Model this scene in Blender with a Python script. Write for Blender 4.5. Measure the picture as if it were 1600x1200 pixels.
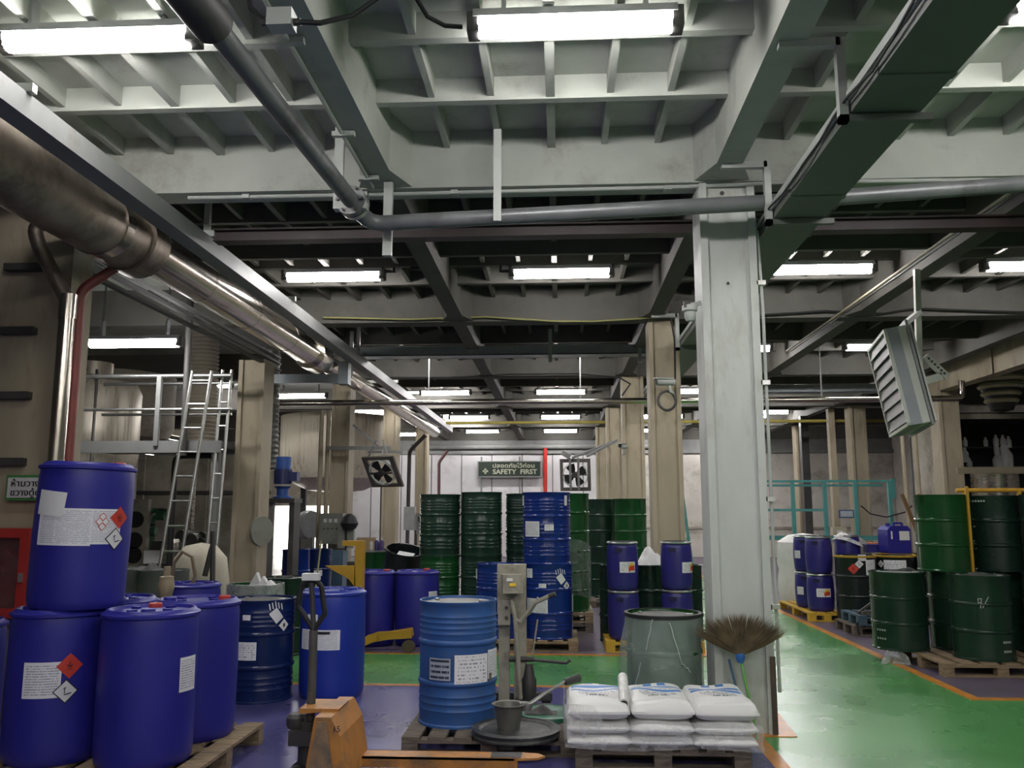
import bpy, math, random
from math import sin, cos, pi, radians as R, atan2, sqrt
from mathutils import Vector as V, Matrix
random.seed(7)
for o in list(bpy.data.objects): bpy.data.objects.remove(o)
SC = bpy.context.scene
COL = SC.collection
# ---------------------------------------------------------------- camera
F = 1340.0; TH = math.atan(200/F); YAW = math.atan(75*cos(TH)/F); EYE = 1.62
FW = V((-sin(YAW)*cos(TH), cos(YAW)*cos(TH), sin(TH)))
RT = V((cos(YAW), sin(YAW), 0)); UP = RT.cross(FW)
cd = bpy.data.cameras.new('camera'); cam = bpy.data.objects.new('camera', cd); COL.objects.link(cam)
cd.sensor_width = 36; cd.lens = F/1600*36; cd.clip_start = .05; cd.clip_end = 200
m = Matrix((RT, UP, -FW)).transposed().to_4x4(); m.translation = (0, 0, EYE); cam.matrix_world = m
SC.camera = cam
# ---------------------------------------------------------------- world, exposure
w = bpy.data.worlds.new('World'); SC.world = w; w.use_nodes = True
bg = w.node_tree.nodes['Background']; bg.inputs[0].default_value = (1.0, .97, .88, 1); bg.inputs[1].default_value = 3.0
vs = SC.view_settings; vs.view_transform = 'Standard'; vs.look = 'None'; vs.gamma = 1; vs.use_curve_mapping = False
vs.exposure = 1.38
LAMP = 26.0          # radiance of every fluorescent diffuser
# ---------------------------------------------------------------- measuring helpers (photo pixel + known depth or height -> place)
def ray(x, y): return (x-800)*RT + (600-y)*UP + F*FW
def gp(x, y, z=0.0):
    d = ray(x, y); return V((0, 0, EYE)) + d*((z-EYE)/d.z)
def at(x, y, Y):
    d = ray(x, y); return V((0, 0, EYE)) + d*(Y/d.y)
# ---------------------------------------------------------------- materials
MATS = {}
def nt(name):
    m = bpy.data.materials.new(name); m.use_nodes = True
    n = m.node_tree; b = n.nodes['Principled BSDF']; return m, n, b
def N(n, t, **k):
    x = n.nodes.new(t)
    for a, v in k.items():
        if a in x.inputs: x.inputs[a].default_value = v
        else: setattr(x, a, v)
    return x
def rgba(c): return (c[0], c[1], c[2], 1)
def mat(name, col, rough=.5, metal=0., var=.12, scale=5., bump=0., dirt=None, damt=.5, dscale=2.5, stretch=(1, 1, 1), coat=0., spec=.5):
    if name in MATS: return MATS[name]
    m, n, b = nt(name); L = n.links.new
    tc = N(n, 'ShaderNodeTexCoord'); mp = N(n, 'ShaderNodeMapping'); mp.inputs['Scale'].default_value = stretch
    L(tc.outputs['Object'], mp.inputs['Vector'])
    ns = N(n, 'ShaderNodeTexNoise'); ns.inputs['Scale'].default_value = scale; ns.inputs['Detail'].default_value = 5
    L(mp.outputs[0], ns.inputs['Vector'])
    r = N(n, 'ShaderNodeValToRGB')
    r.color_ramp.elements[0].position = .3; r.color_ramp.elements[1].position = .7
    r.color_ramp.elements[0].color = rgba([c*(1-var) for c in col]); r.color_ramp.elements[1].color = rgba([min(1, c*(1+var)) for c in col])
    L(ns.outputs['Fac'], r.inputs['Fac']); out = r.outputs['Color']
    if dirt:
        n2 = N(n, 'ShaderNodeTexNoise'); n2.inputs['Scale'].default_value = dscale; n2.inputs['Detail'].default_value = 8; n2.inputs['Roughness'].default_value = .7
        L(mp.outputs[0], n2.inputs['Vector'])
        r2 = N(n, 'ShaderNodeValToRGB'); r2.color_ramp.elements[0].position = .62-.3*damt; r2.color_ramp.elements[1].position = .82-.22*damt
        L(n2.outputs['Fac'], r2.inputs['Fac'])
        mx = N(n, 'ShaderNodeMix', data_type='RGBA')
        L(r2.outputs['Color'], mx.inputs[0]); L(out, mx.inputs[6]); mx.inputs[7].default_value = rgba(dirt); out = mx.outputs[2]
    L(out, b.inputs['Base Color'])
    rr = N(n, 'ShaderNodeMapRange'); rr.inputs[3].default_value = max(.03, rough-.1); rr.inputs[4].default_value = min(1, rough+.1)
    L(ns.outputs['Fac'], rr.inputs[0]); L(rr.outputs[0], b.inputs['Roughness'])
    b.inputs['Metallic'].default_value = metal; b.inputs['Coat Weight'].default_value = coat; b.inputs['Specular IOR Level'].default_value = spec
    if bump:
        bp = N(n, 'ShaderNodeBump'); bp.inputs['Strength'].default_value = bump; bp.inputs['Distance'].default_value = .01
        L(ns.outputs['Fac'], bp.inputs['Height']); L(bp.outputs[0], b.inputs['Normal'])
    MATS[name] = m; return m
def emis(name, col, s):
    if name in MATS: return MATS[name]
    m, n, b = nt(name); b.inputs['Base Color'].default_value = (.9, .9, .9, 1)
    tc = N(n, 'ShaderNodeTexCoord'); ns = N(n, 'ShaderNodeTexNoise'); ns.inputs['Scale'].default_value = 2
    n.links.new(tc.outputs['Object'], ns.inputs['Vector'])
    mr = N(n, 'ShaderNodeMapRange'); mr.inputs[3].default_value = s*.95; mr.inputs[4].default_value = s*1.05
    n.links.new(ns.outputs['Fac'], mr.inputs[0]); n.links.new(mr.outputs[0], b.inputs['Emission Strength'])
    b.inputs['Emission Color'].default_value = rgba(col); MATS[name] = m; return m
def film(name, col, a, rough=.25, sc=7, lo=.5, hi=1.7):
    if name in MATS: return MATS[name]
    m, n, b = nt(name); L = n.links.new
    b.inputs['Base Color'].default_value = rgba(col); b.inputs['Roughness'].default_value = rough
    tc = N(n, 'ShaderNodeTexCoord'); ns = N(n, 'ShaderNodeTexNoise'); ns.inputs['Scale'].default_value = sc; ns.inputs['Detail'].default_value = 4; ns.inputs['Distortion'].default_value = 1.5
    L(tc.outputs['Object'], ns.inputs['Vector'])
    mr = N(n, 'ShaderNodeMapRange'); mr.inputs[1].default_value = .3; mr.inputs[2].default_value = .75; mr.inputs[3].default_value = a*lo; mr.inputs[4].default_value = min(1, a*hi)
    L(ns.outputs['Fac'], mr.inputs[0]); L(mr.outputs[0], b.inputs['Alpha'])
    bp = N(n, 'ShaderNodeBump'); bp.inputs['Strength'].default_value = .7; bp.inputs['Distance'].default_value = .02
    L(ns.outputs['Fac'], bp.inputs['Height']); L(bp.outputs[0], b.inputs['Normal'])
    MATS[name] = m; return m
def paper(name, lines, ink=(.25, .25, .28), base=(.72, .72, .7), dens=.5, xs=30, block=None):
    """paper with rows of small print, from UV"""
    if name in MATS: return MATS[name]
    m, n, b = nt(name); L = n.links.new
    uv = N(n, 'ShaderNodeUVMap'); sp = N(n, 'ShaderNodeSeparateXYZ'); L(uv.outputs[0], sp.inputs[0])
    def M(op, a, bb=None, c=None):
        x = N(n, 'ShaderNodeMath', operation=op)
        for i, q in enumerate((a, bb, c)):
            if q is None: continue
            if isinstance(q, (int, float)): x.inputs[i].default_value = q
            else: L(q, x.inputs[i])
        return x.outputs[0]
    u, v = sp.outputs[0], sp.outputs[1]
    vn = M('MULTIPLY', v, lines); row = M('FLOOR', vn); fr = M('FRACT', vn)
    inr = M('MULTIPLY', M('GREATER_THAN', fr, .3), M('LESS_THAN', fr, .75))
    cb = N(n, 'ShaderNodeCombineXYZ'); L(M('MULTIPLY', u, xs), cb.inputs[0]); L(M('MULTIPLY', row, 7.31), cb.inputs[1])
    ns = N(n, 'ShaderNodeTexNoise'); ns.inputs['Scale'].default_value = 1.0; ns.inputs['Detail'].default_value = 3; L(cb.outputs[0], ns.inputs['Vector'])
    word = M('GREATER_THAN', ns.outputs['Fac'], dens)
    mar = M('MULTIPLY', M('MULTIPLY', M('GREATER_THAN', u, .06), M('LESS_THAN', u, .94)), M('MULTIPLY', M('GREATER_THAN', v, .06), M('LESS_THAN', v, .94)))
    f = M('MULTIPLY', M('MULTIPLY', inr, word), mar)
    mx = N(n, 'ShaderNodeMix', data_type='RGBA'); mx.inputs[6].default_value = rgba(base); mx.inputs[7].default_value = rgba(ink)
    L(f, mx.inputs[0]); L(mx.outputs[2], b.inputs['Base Color']); b.inputs['Roughness'].default_value = .55
    MATS[name] = m; return m
# ---------------------------------------------------------------- mesh helpers
class MB:
    def __init__(s): s.v = []; s.f = []; s.sm = False
    def add(s, vs, fs):
        k = len(s.v); s.v += [V(p) for p in vs]; s.f += [tuple(i+k for i in f) for f in fs]; return s
    def box(s, x0, x1, y0, y1, z0, z1):
        return s.add([(x0,y0,z0),(x1,y0,z0),(x1,y1,z0),(x0,y1,z0),(x0,y0,z1),(x1,y0,z1),(x1,y1,z1),(x0,y1,z1)],
                     [(0,3,2,1),(4,5,6,7),(0,1,5,4),(1,2,6,5),(2,3,7,6),(3,0,4,7)])
    def cbox(s, c, sz, mtx=None):
        x, y, z = sz[0]/2, sz[1]/2, sz[2]/2
        k = len(s.v); s.box(-x, x, -y, y, -z, z)
        for i in range(k, len(s.v)):
            p = s.v[i]
            if mtx is not None: p = mtx @ p
            s.v[i] = p + V(c)
        return s
    def bar(s, p0, p1, w, h=None, up=(0, 0, 1)):
        h = h or w; p0 = V(p0); p1 = V(p1); d = (p1-p0).normalized(); u = V(up)
        if abs(d.dot(u)) > .98: u = V((0, 1, 0))
        a = d.cross(u).normalized(); b = a.cross(d)
        q = [p0+a*i*w/2+b*j*h/2 for i, j in ((-1,-1),(1,-1),(1,1),(-1,1))] + [p1+a*i*w/2+b*j*h/2 for i, j in ((-1,-1),(1,-1),(1,1),(-1,1))]
        return s.add(q, [(0,1,2,3),(7,6,5,4),(0,4,5,1),(1,5,6,2),(2,6,7,3),(3,7,4,0)])
    def tube(s, pts, r, n=10, caps=True):
        s.sm = True; pts = [V(p) for p in pts]; k = len(pts); rs = r if isinstance(r, (list, tuple)) else [r]*k
        a = None; vs = []
        for i, p in enumerate(pts):
            d = (pts[min(i+1, k-1)]-pts[max(i-1, 0)]).normalized()
            if a is None:
                a = d.cross(V((0, 0, 1)))
                if a.length < .1: a = d.cross(V((0, 1, 0)))
            a = (a - d*a.dot(d)).normalized(); b = d.cross(a)
            vs += [p+(a*cos(2*pi*j/n)+b*sin(2*pi*j/n))*rs[i] for j in range(n)]
        fs = [(i*n+j, i*n+(j+1) % n, (i+1)*n+(j+1) % n, (i+1)*n+j) for i in range(k-1) for j in range(n)]
        if caps: fs += [tuple(range(n-1, -1, -1)), tuple(range((k-1)*n, k*n))]
        return s.add(vs, fs)
    def lathe(s, prof, n=32, c=(0, 0, 0), mtx=None):
        s.sm = True; c = V(c); vs = []; k = len(prof)
        for r, z in prof:
            r = max(r, 1e-4)
            for j in range(n):
                p = V((r*cos(2*pi*j/n), r*sin(2*pi*j/n), z))
                vs.append((mtx @ p if mtx is not None else p)+c)
        return s.add(vs, [(i*n+j, i*n+(j+1) % n, (i+1)*n+(j+1) % n, (i+1)*n+j) for i in range(k-1) for j in range(n)])
    def prism(s, poly, z0, z1):
        k = len(poly)
        return s.add([(p[0], p[1], z0) for p in poly]+[(p[0], p[1], z1) for p in poly],
                     [tuple(range(k-1, -1, -1)), tuple(range(k, 2*k))]+[(i, (i+1) % k, k+(i+1) % k, k+i) for i in range(k)])
    def extr(s, poly, vec):
        """planar 3D polygon pushed along vec"""
        k = len(poly); q = [V(p) for p in poly]; e = V(vec)
        return s.add(q+[p+e for p in q], [tuple(range(k-1, -1, -1)), tuple(range(k, 2*k))]+[(i, (i+1) % k, k+(i+1) % k, k+i) for i in range(k)])
    def grid(s, fn, nu, nv):
        s.sm = True
        return s.add([fn(i/nu, j/nv) for j in range(nv+1) for i in range(nu+1)],
                     [(j*(nu+1)+i, j*(nu+1)+i+1, (j+1)*(nu+1)+i+1, (j+1)*(nu+1)+i) for j in range(nv) for i in range(nu)])
    def mesh(s, name, m, uv=None):
        me = bpy.data.meshes.new(name); me.from_pydata([tuple(p) for p in s.v], [], s.f); me.materials.append(m)
        if uv:
            l = me.uv_layers.new()
            for lp in me.loops: l.data[lp.index].uv = uv[lp.vertex_index]
        if s.sm:
            me.shade_smooth(); me.set_sharp_from_angle(angle=R(38))
        me.validate(); me.update(); return me
    def build(s, name, m, parent=None, world=False, origin=None, label=None):
        """world: coordinates are world ones; otherwise local to the parent"""
        if parent is not None:
            if world: s.v = [p-parent.location for p in s.v]
            o = bpy.data.objects.new(name, s.mesh(name, m)); COL.objects.link(o); o.parent = parent
        else:
            if origin is None:
                xs = [p.x for p in s.v]; ys = [p.y for p in s.v]
                origin = V(((min(xs)+max(xs))/2, (min(ys)+max(ys))/2, min(p.z for p in s.v)))
            origin = V(origin); s.v = [p-origin for p in s.v]
            o = bpy.data.objects.new(name, s.mesh(name, m)); COL.objects.link(o); o.location = origin
        if label: o['label'] = label
        return o
def tag(o, label=None, cat=None, group=None, kind=None):
    if label: o['label'] = label
    if cat: o['category'] = cat
    if group: o['group'] = group
    if kind: o['kind'] = kind
    return o
def thing(name, label, cat, loc=(0, 0, 0), rz=0, group=None, kind=None):
    o = bpy.data.objects.new(name, None); COL.objects.link(o); o.location = V(loc); o.rotation_euler = (0, 0, rz)
    o.empty_display_size = .1
    return tag(o, label, cat, group, kind)
def link(name, me, parent, loc=(0, 0, 0), rot=(0, 0, 0)):
    o = bpy.data.objects.new(name, me); COL.objects.link(o); o.parent = parent; o.location = loc; o.rotation_euler = rot; return o
def copy_tree(o, parent=None):
    c = o.copy(); COL.objects.link(c); c.parent = parent
    for ch in o.children: copy_tree(ch, c)
    return c
def dup(o, loc, rz=None, label=None, group=None):
    c = copy_tree(o); c.location = V(loc)
    if rz is not None: c.rotation_euler = (0, 0, rz)
    if label: c['label'] = label
    if group: c['group'] = group
    return c
def arc(p0, p1, sag, n=8):
    p0 = V(p0); p1 = V(p1)
    return [p0.lerp(p1, i/n) - V((0, 0, sag*4*(i/n)*(1-i/n))) for i in range(n+1)]
def bend(pts, r=.12, n=5):
    """round the corners of a polyline"""
    pts = [V(p) for p in pts]; out = [pts[0]]
    for a, b, c in zip(pts, pts[1:], pts[2:]):
        d0 = (a-b); d1 = (c-b); rr = min(r, d0.length*.45, d1.length*.45); p = b+d0.normalized()*rr; q = b+d1.normalized()*rr
        out += [(p*(1-t)**2 + b*2*t*(1-t) + q*t*t) for t in [i/n for i in range(n+1)]]
    return out+[pts[-1]]
def text_mesh(txt, size, m, name='lettering', align='CENTER', bold=0.0, sx=1.0):
    cu = bpy.data.curves.new(name, 'FONT'); cu.body = txt; cu.size = size; cu.align_x = align; cu.align_y = 'CENTER'; cu.offset = bold; cu.extrude = .003
    o = bpy.data.objects.new(name, cu); COL.objects.link(o); bpy.context.view_layer.update()
    me = bpy.data.meshes.new_from_object(o.evaluated_get(bpy.context.evaluated_depsgraph_get()))
    bpy.data.objects.remove(o)
    me.name = name; me.materials.clear(); me.materials.append(m)
    for v in me.vertices: v.co.x *= sx
    return me
# common materials
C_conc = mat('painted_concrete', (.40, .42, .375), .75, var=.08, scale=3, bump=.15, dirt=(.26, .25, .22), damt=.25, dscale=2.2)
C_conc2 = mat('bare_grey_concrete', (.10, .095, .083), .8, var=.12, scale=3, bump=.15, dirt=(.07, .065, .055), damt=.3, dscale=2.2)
C_col = mat('column_paint', (.50, .525, .49), .6, var=.06, scale=4, dirt=(.32, .30, .24), damt=.34, dscale=1.6, stretch=(1.5, 1.5, .5))
C_colold = mat('old_column_paint', (.36, .31, .22), .7, var=.10, scale=3, dirt=(.20, .16, .11), damt=.38, dscale=1.6, stretch=(1.5, 1.5, .4))
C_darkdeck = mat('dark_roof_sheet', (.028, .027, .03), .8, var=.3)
C_steel = mat('grey_steel_paint', (.22, .225, .22), .5, var=.1, dirt=(.15, .13, .11), damt=.25)
C_white = mat('white_steel_paint', (.42, .44, .41), .5, var=.06)
C_galv = mat('galvanised_steel', (.55, .55, .53), .35, metal=.9, var=.12, scale=9)
C_dark = mat('dark_steel', (.05, .048, .045), .55, var=.3)
C_black = mat('black_rubber', (.015, .015, .016), .6, var=.2)
C_wood = mat('pallet_wood', (.30, .22, .13), .8, var=.3, scale=7, stretch=(1, 6, 6), bump=.3, dirt=(.10, .075, .05), damt=.45, dscale=4)
C_wood2 = mat('grey_pallet_wood', (.16, .13, .10), .85, var=.3, scale=7, stretch=(1, 6, 6), bump=.3, dirt=(.05, .04, .035), damt=.5, dscale=4)
C_clad = mat('aluminium_cladding', (.60, .55, .48), .2, metal=1., var=.1, scale=3, dirt=(.30, .25, .2), damt=.2)
C_cladold = mat('tarnished_cladding', (.34, .29, .24), .42, metal=.85, var=.2, scale=5, bump=.2, dirt=(.13, .10, .08), damt=.55, dscale=3)
# ================================================================ STRUCTURE
XL, XR, Y0, YB, ZC = -13.0, 12.0, -8.3, 31.7, 4.74
C_green = mat('green_epoxy', (.085, .29, .085), .27, var=.10, scale=1.2, dirt=(.12, .24, .12), damt=.10, dscale=14)
C_blue = mat('blue_epoxy', (.085, .08, .235), .30, var=.2, scale=1.5, dirt=(.12, .11, .20), damt=.3, dscale=9)
C_purp = mat('worn_purple_epoxy', (.13, .105, .16), .38, var=.2, scale=1.5, dirt=(.09, .08, .07), damt=.5, dscale=2)
C_oran = mat('orange_line_paint', (.55, .22, .03), .35, var=.2, scale=6, dirt=(.30, .18, .07), damt=.4, dscale=7)
fl = MB().box(XL, XR, Y0, YB+.2, -.15, 0).build('floor', C_green); tag(fl, kind='structure')
def fpart(name, poly, h, m): MB().prism(poly, -.001, h).build(name, m, fl, world=True)
def frect(name, x0, x1, y0, y1, h, m): fpart(name, [(x0, y0), (x1, y0), (x1, y1), (x0, y1)], h, m)
# floor object's origin is its bottom, so world coords shift by that
frect('blue_floor_area', XL+.1, 1.36, Y0+.1, 8.33, .003, C_blue)
frect('purple_floor_area', XL+.1, 1.60, 10.25, YB-.05, .003, C_purp)
frect('purple_floor_area', 3.66, XR-.1, 8.10, YB-.05, .003, C_purp)
frect('orange_line', -9, 1.46, 8.33, 8.42, .0045, C_oran)
frect('orange_line', 1.36, 1.46, -8, 8.33, .0045, C_oran)
frect('orange_line', -9, 1.70, 10.15, 10.25, .0045, C_oran)
frect('orange_line', 1.60, 1.70, 10.25, 24, .0045, C_oran)
frect('orange_line', 3.56, 11, 8.00, 8.10, .0045, C_oran)
frect('orange_line', 3.56, 3.66, 8.10, 27, .0045, C_oran)
g1, g2, g3 = gp(1203, 1098), gp(1246, 1152), gp(1180, 1152)
fpart('orange_corner', [(g1.x, g1.y), (1.36, g1.y), (g3.x, g3.y), (g2.x, g2.y)], .006, C_oran)
h1, h2 = gp(1100, 1012), gp(1112, 1032)
fpart('orange_corner', [(1.60, 10.15), (1.95, 10.15), (1.70, 10.7), (1.60, 10.7)], .006, C_oran)
# ---- ceiling
ce = MB().box(XL, XR, Y0, YB+.2, ZC+.03, ZC+.2).build('ceiling', C_conc); tag(ce, kind='structure')
ceil_z = ce.location
def cpart(mb, name, m): return mb.build(name, m, ce, world=True)
LB = [-4.2, -1.41, 1.32, 4.10, 6.95]           # longitudinal beam axes
MY = [6.67+5*k for k in range(-3, 6)]          # main beams, front faces
ZM, ZJ, ZR = 4.25, 4.56, 4.59
for y in MY:
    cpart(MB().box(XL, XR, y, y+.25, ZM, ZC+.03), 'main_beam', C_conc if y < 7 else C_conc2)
me_l = {}
for i, x in enumerate(LB):
    for y in MY[:-1]:
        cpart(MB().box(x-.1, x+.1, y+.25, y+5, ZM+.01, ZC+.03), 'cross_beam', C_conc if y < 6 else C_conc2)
        # haunches where the cross beam meets the main beam
        if i in (1, 2, 3):
            for s in (-1, 1):
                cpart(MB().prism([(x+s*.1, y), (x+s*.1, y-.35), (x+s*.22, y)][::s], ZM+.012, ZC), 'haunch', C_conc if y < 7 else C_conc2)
segs = list(zip(LB[:-1], LB[1:]))
stuff = MB(); cnt = 0
for bi, y in enumerate(MY[:-1]):
    for x0, x1 in segs:
        a, b = x0+.1, x1-.1
        # deck panels: pale concrete near the lamps, dark sheet behind each beam
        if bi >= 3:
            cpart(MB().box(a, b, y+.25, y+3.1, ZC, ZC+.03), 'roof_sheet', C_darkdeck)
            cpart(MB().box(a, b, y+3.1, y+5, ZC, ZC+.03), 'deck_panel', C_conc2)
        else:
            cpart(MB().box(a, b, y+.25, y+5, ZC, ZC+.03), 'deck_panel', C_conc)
        for j in range(1, 6):
            yj = y+j*.833
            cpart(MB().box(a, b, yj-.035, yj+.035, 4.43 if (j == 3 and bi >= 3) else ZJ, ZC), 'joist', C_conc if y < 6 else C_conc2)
        for j in range(6):
            ya = y+j*.833+(.25 if j == 0 else .035); yb = y+(j+1)*.833-(.035 if j < 5 else 0)
            mid = (x0+x1)/2
            for k in (-2, -1, 0, 1, 2):
                xr = mid+k*.43; hw = .032 if k == 0 else .024; zb = ZR-.02 if k == 0 else ZR
                if bi in (2, 3) and cnt < 298:
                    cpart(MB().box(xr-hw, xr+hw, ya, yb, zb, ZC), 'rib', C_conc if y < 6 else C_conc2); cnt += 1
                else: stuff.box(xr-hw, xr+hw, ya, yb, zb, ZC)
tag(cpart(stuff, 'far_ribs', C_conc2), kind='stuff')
# ---- walls
C_wall = mat('white_wall_panel', (.66, .65, .66), .6, var=.05, scale=2, dirt=(.42, .40, .36), damt=.2, dscale=1.2)
C_wallg = mat('grey_wall_panel', (.60, .56, .51), .65, var=.08, scale=2, dirt=(.27, .24, .20), damt=.35, dscale=1.2)
C_wallj = mat('wall_joint', (.20, .20, .20), .6)
C_wallold = mat('stained_plaster', (.36, .33, .27), .8, var=.15, scale=2, dirt=(.15, .13, .10), damt=.45, dscale=1.4)
wb = MB(); DX0, DX1, DZ = -10.6, -8.1, 1.85
wb.box(XL, DX0, YB, YB+.2, 0, ZC+.1).box(DX1, XR, YB, YB+.2, 0, ZC+.1).box(DX0, DX1, YB, YB+.2, DZ, ZC+.1)
wb = wb.build('wall_back', C_wallj); tag(wb, kind='structure')
x = DX1
while x < XR-.2:
    ww = 1.12
    MB().box(x+.02, min(x+ww, XR)-.02, YB-.035, YB, 0.02, 3.72).build('wall_panel', C_wall if x < 2 else C_wallg, wb, world=True)
    x += ww
x = XL
while x < DX0-.2:
    MB().box(x+.02, min(x+1.2, DX0)-.02, YB-.035, YB, 0.02, 3.72).build('wall_panel', C_wallold, wb, world=True); x += 1.2
MB().box(DX0, DX1, YB-.035, YB, DZ, 3.72).build('wall_panel', C_wallold, wb, world=True)
tag(MB().box(DX1, XR, YB-.12, YB-.04, 3.74, 3.86).build('trim_1', C_steel), kind='structure')
tag(MB().box(2.0, XR, YB-.1, YB-.04, 1.02, 1.10).build('trim_2', C_wallold), kind='structure')
# left wall with louvre slits that let the daylight in
wl = MB().box(XL-.2, XL, Y0, YB, 0, 2.35).box(XL-.2, XL, Y0, YB, 4.2, ZC+.1).box(XL-.2, XL, Y0, 14, 2.35, 4.2).box(XL-.2, XL, 29, YB, 2.35, 4.2)
wl = wl.build('wall_left', C_wallold); tag(wl, kind='structure')
z = 2.40
while z < 4.15:
    MB().box(XL-.1, XL-.06, 14, 29, z, z+.125).build('louvre_slat', C_dark, wl, world=True); z += .15
for yy in (16.2, 18.3, 20.1, 22.5, 25, 27):
    MB().box(XL-.06, XL, yy, yy+.5, 2.35, 4.2).build('louvre_post', C_dark, wl, world=True)
wr = MB().box(XR, XR+.2, Y0, YB, 0, ZC+.1).build('wall_right', C_wallg); tag(wr, kind='structure')
wf = MB().box(XL, XR, Y0-.2, Y0, 0, ZC+.1).build('wall_front', C_wallg); tag(wf, kind='structure')
# ---- columns
def column(x, y, w, d, zt, m, lab, brackets=0, conduit=None, strips=True):
    t = thing('column', lab, 'column', (x, y+d/2, 0), kind='structure')
    MB().box(x-w/2+.02, x+w/2-.02, y+.03, y+d, 0, zt).build('shaft', m, t, world=True)
    if strips:
        for s in (-1, 1):
            xx = x+s*(w/2-.03)
            MB().box(xx-.03, xx+.03, y, y+d, 0, zt).build('flange', m, t, world=True)
    for k in range(brackets):
        MB().box(x-w/2+.3, x+w/2-.28, y-.05, y+.03, 2.0+k*.55, 2.06+k*.55).build('wall_cleat', C_dark, t, world=True)
    return t
c1 = column(1.36, 6.69, .44, .36, ZM, C_col, 'nearest pale grey painted column with broom leaning against it')
rust = mat('rusty_edge', (.10, .07, .05), .8, var=.4, dirt=(.03, .02, .02), damt=.6)
MB().box(1.545, 1.583, 6.675, 6.70, .01, .56).build('rust_patch', rust, c1, world=True)
MB().tube(bend([(1.615, 6.72, .3), (1.615, 6.72, 3.2), (1.60, 6.74, 3.9), (1.53, 6.8, 4.2)], .1), .013, 8).build('conduit', C_white, c1, world=True)
for z in (.9, 1.7, 2.6, 3.4): MB().box(1.57, 1.64, 6.69, 6.74, z, z+.035).build('conduit_clip', C_galv, c1, world=True)
MB().tube([(1.35, 6.712, 3.42), (1.35, 6.73, 3.42)], .012, 8).build('bolt', C_dark, c1, world=True)
MB().tube([(1.33, 6.712, 4.17), (1.33, 6.73, 4.17)], .018, 8).build('bolt', C_dark, c1, world=True)
labs = ['beige column with white camera and coiled cable on its face', 'beige column with small dark camera bracket, third in the centre row',
        'beige column with cross brackets, fourth in the centre row', 'farthest beige column of the centre row near the white wall']
for k, l in enumerate(labs): column((1.455, 1.44, 1.40, 1.35)[k], 11.72+5*k, .42, .42, ZM, C_colold, l)
column(-4.56, 6.85, .88, .36, ZM, C_colold, 'stained column behind the fire hose cabinet at the left edge', brackets=4, strips=False)
labs = ['stained column beside the tall ladder and platform', 'stained column with conduits and grey electrical cabinet on it',
        'slim stained column behind the tilted square fan', 'far left-row column near the green drums']
for k, l in enumerate(labs): column(-4.33, 11.72+5*k, .37, .42, ZM-.5 if k == 0 else ZM, C_colold, l)
labs = ['cream column behind the hanging louvred unit on the right', 'cream column with rust spots behind the teal railing', 'narrow cream column beside the dark post behind the teal railing']
for k, l in enumerate(labs): column(7.44, 16.72+5*k, .38, .42, ZM, C_colold, l)
t = MB().box(6.66, 6.86, 24.0, 24.2, 0, ZM).build('steel_post', C_dark); tag(t, 'dark brown steel post behind the teal railing', 'post')
t = MB().box(6.9, 7.05, 22.3, 22.5, 0, ZM).build('steel_post', C_colold); tag(t, 'thin grey post right of the dark brown post', 'post')
t = MB().box(8.55, 8.85, 14.9, 15.2, 0, 3.95).build('steel_post', C_dark); tag(t, 'dark steel post at the right edge beside the dark room', 'post')
# girder on the right column row
gd = thing('steel_girder', 'beige steel girder running back to the right-hand column', 'girder', (7.4, 12, 3.9), kind='structure')
MB().box(7.28, 7.52, 6.7, 16.7, 3.92, 4.43).build('web', C_colold, gd, world=True)
for yy in (14.6, 12.4): MB().box(7.25, 7.28, yy, yy+.06, 3.92, 4.43).build('stiffener', C_colold, gd, world=True)
# ================================================================ LAMPS
E_tube = emis('fluorescent_glow', (1.0, .97, .96), LAMP)
C_house = mat('lamp_housing', (.30, .31, .31), .5, var=.1)
def make_lamp():
    t = thing('fluorescent_lamp', '', 'ceiling lamp')
    L = .60
    MB().box(-L, L, -.066, .066, .058, .095).build('housing', C_house, t)
    for s in (-1, 1): MB().box(-L, L, s*.070-.003, s*.070+.003, .046, .062).build('added_shield_lip', C_house, t)  # lips added to hold some sideways lamp light off the ceiling
    prof = [(-.06, .055), (-.068, .02), (-.055, -.03), (-.02, -.048), (.02, -.048), (.055, -.03), (.068, .02), (.06, .055)]
    b = MB(); b.extr([(-L+.03, p[0], p[1]) for p in prof], (2*L-.06, 0, 0)); b.build('diffuser', E_tube, t)
    for s in (-1, 1):
        MB().box(s*L-.035, s*L+.035, -.062, .062, -.04, .085).build('end_cap', C_dark, t)
        MB().box(s*.42-.012, s*.42+.012, -.04, .04, .10, .30).build('hanger_strap', C_house, t)
    return t
lamp0 = make_lamp()
LROW = [0.04, -2.74, 3.12, 5.6]
cnt = 0
rows = [(4.72, 'nearest row above the camera'), (10.05, 'second row ahead'), (15.05, 'third row behind the grey tray'), (20.4, 'fourth row'), (25.9, 'fifth row'), (30.4, 'last row by the back wall'), (-.3, 'row behind the camera'), (-5.3, 'rearmost row behind the camera')]
pos = ['centre aisle', 'left bay', 'right bay', 'far right bay']
first = True
for (yy, rn) in rows:
    for xx, pn in zip(LROW, pos):
        if pn == 'far right bay' and yy in (4.72,): continue
        lab = f'bright fluorescent ceiling lamp over the {pn}, {rn}'
        if yy < 5: xx += .07 if xx > 0 else -.05
        if first: lamp0.location = (xx, yy, 4.46); lamp0['label'] = lab; lamp0['group'] = 'fluorescent ceiling lamps'; first = False
        else: dup(lamp0, (xx, yy, 4.46), 0, lab, 'fluorescent ceiling lamps')
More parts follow.
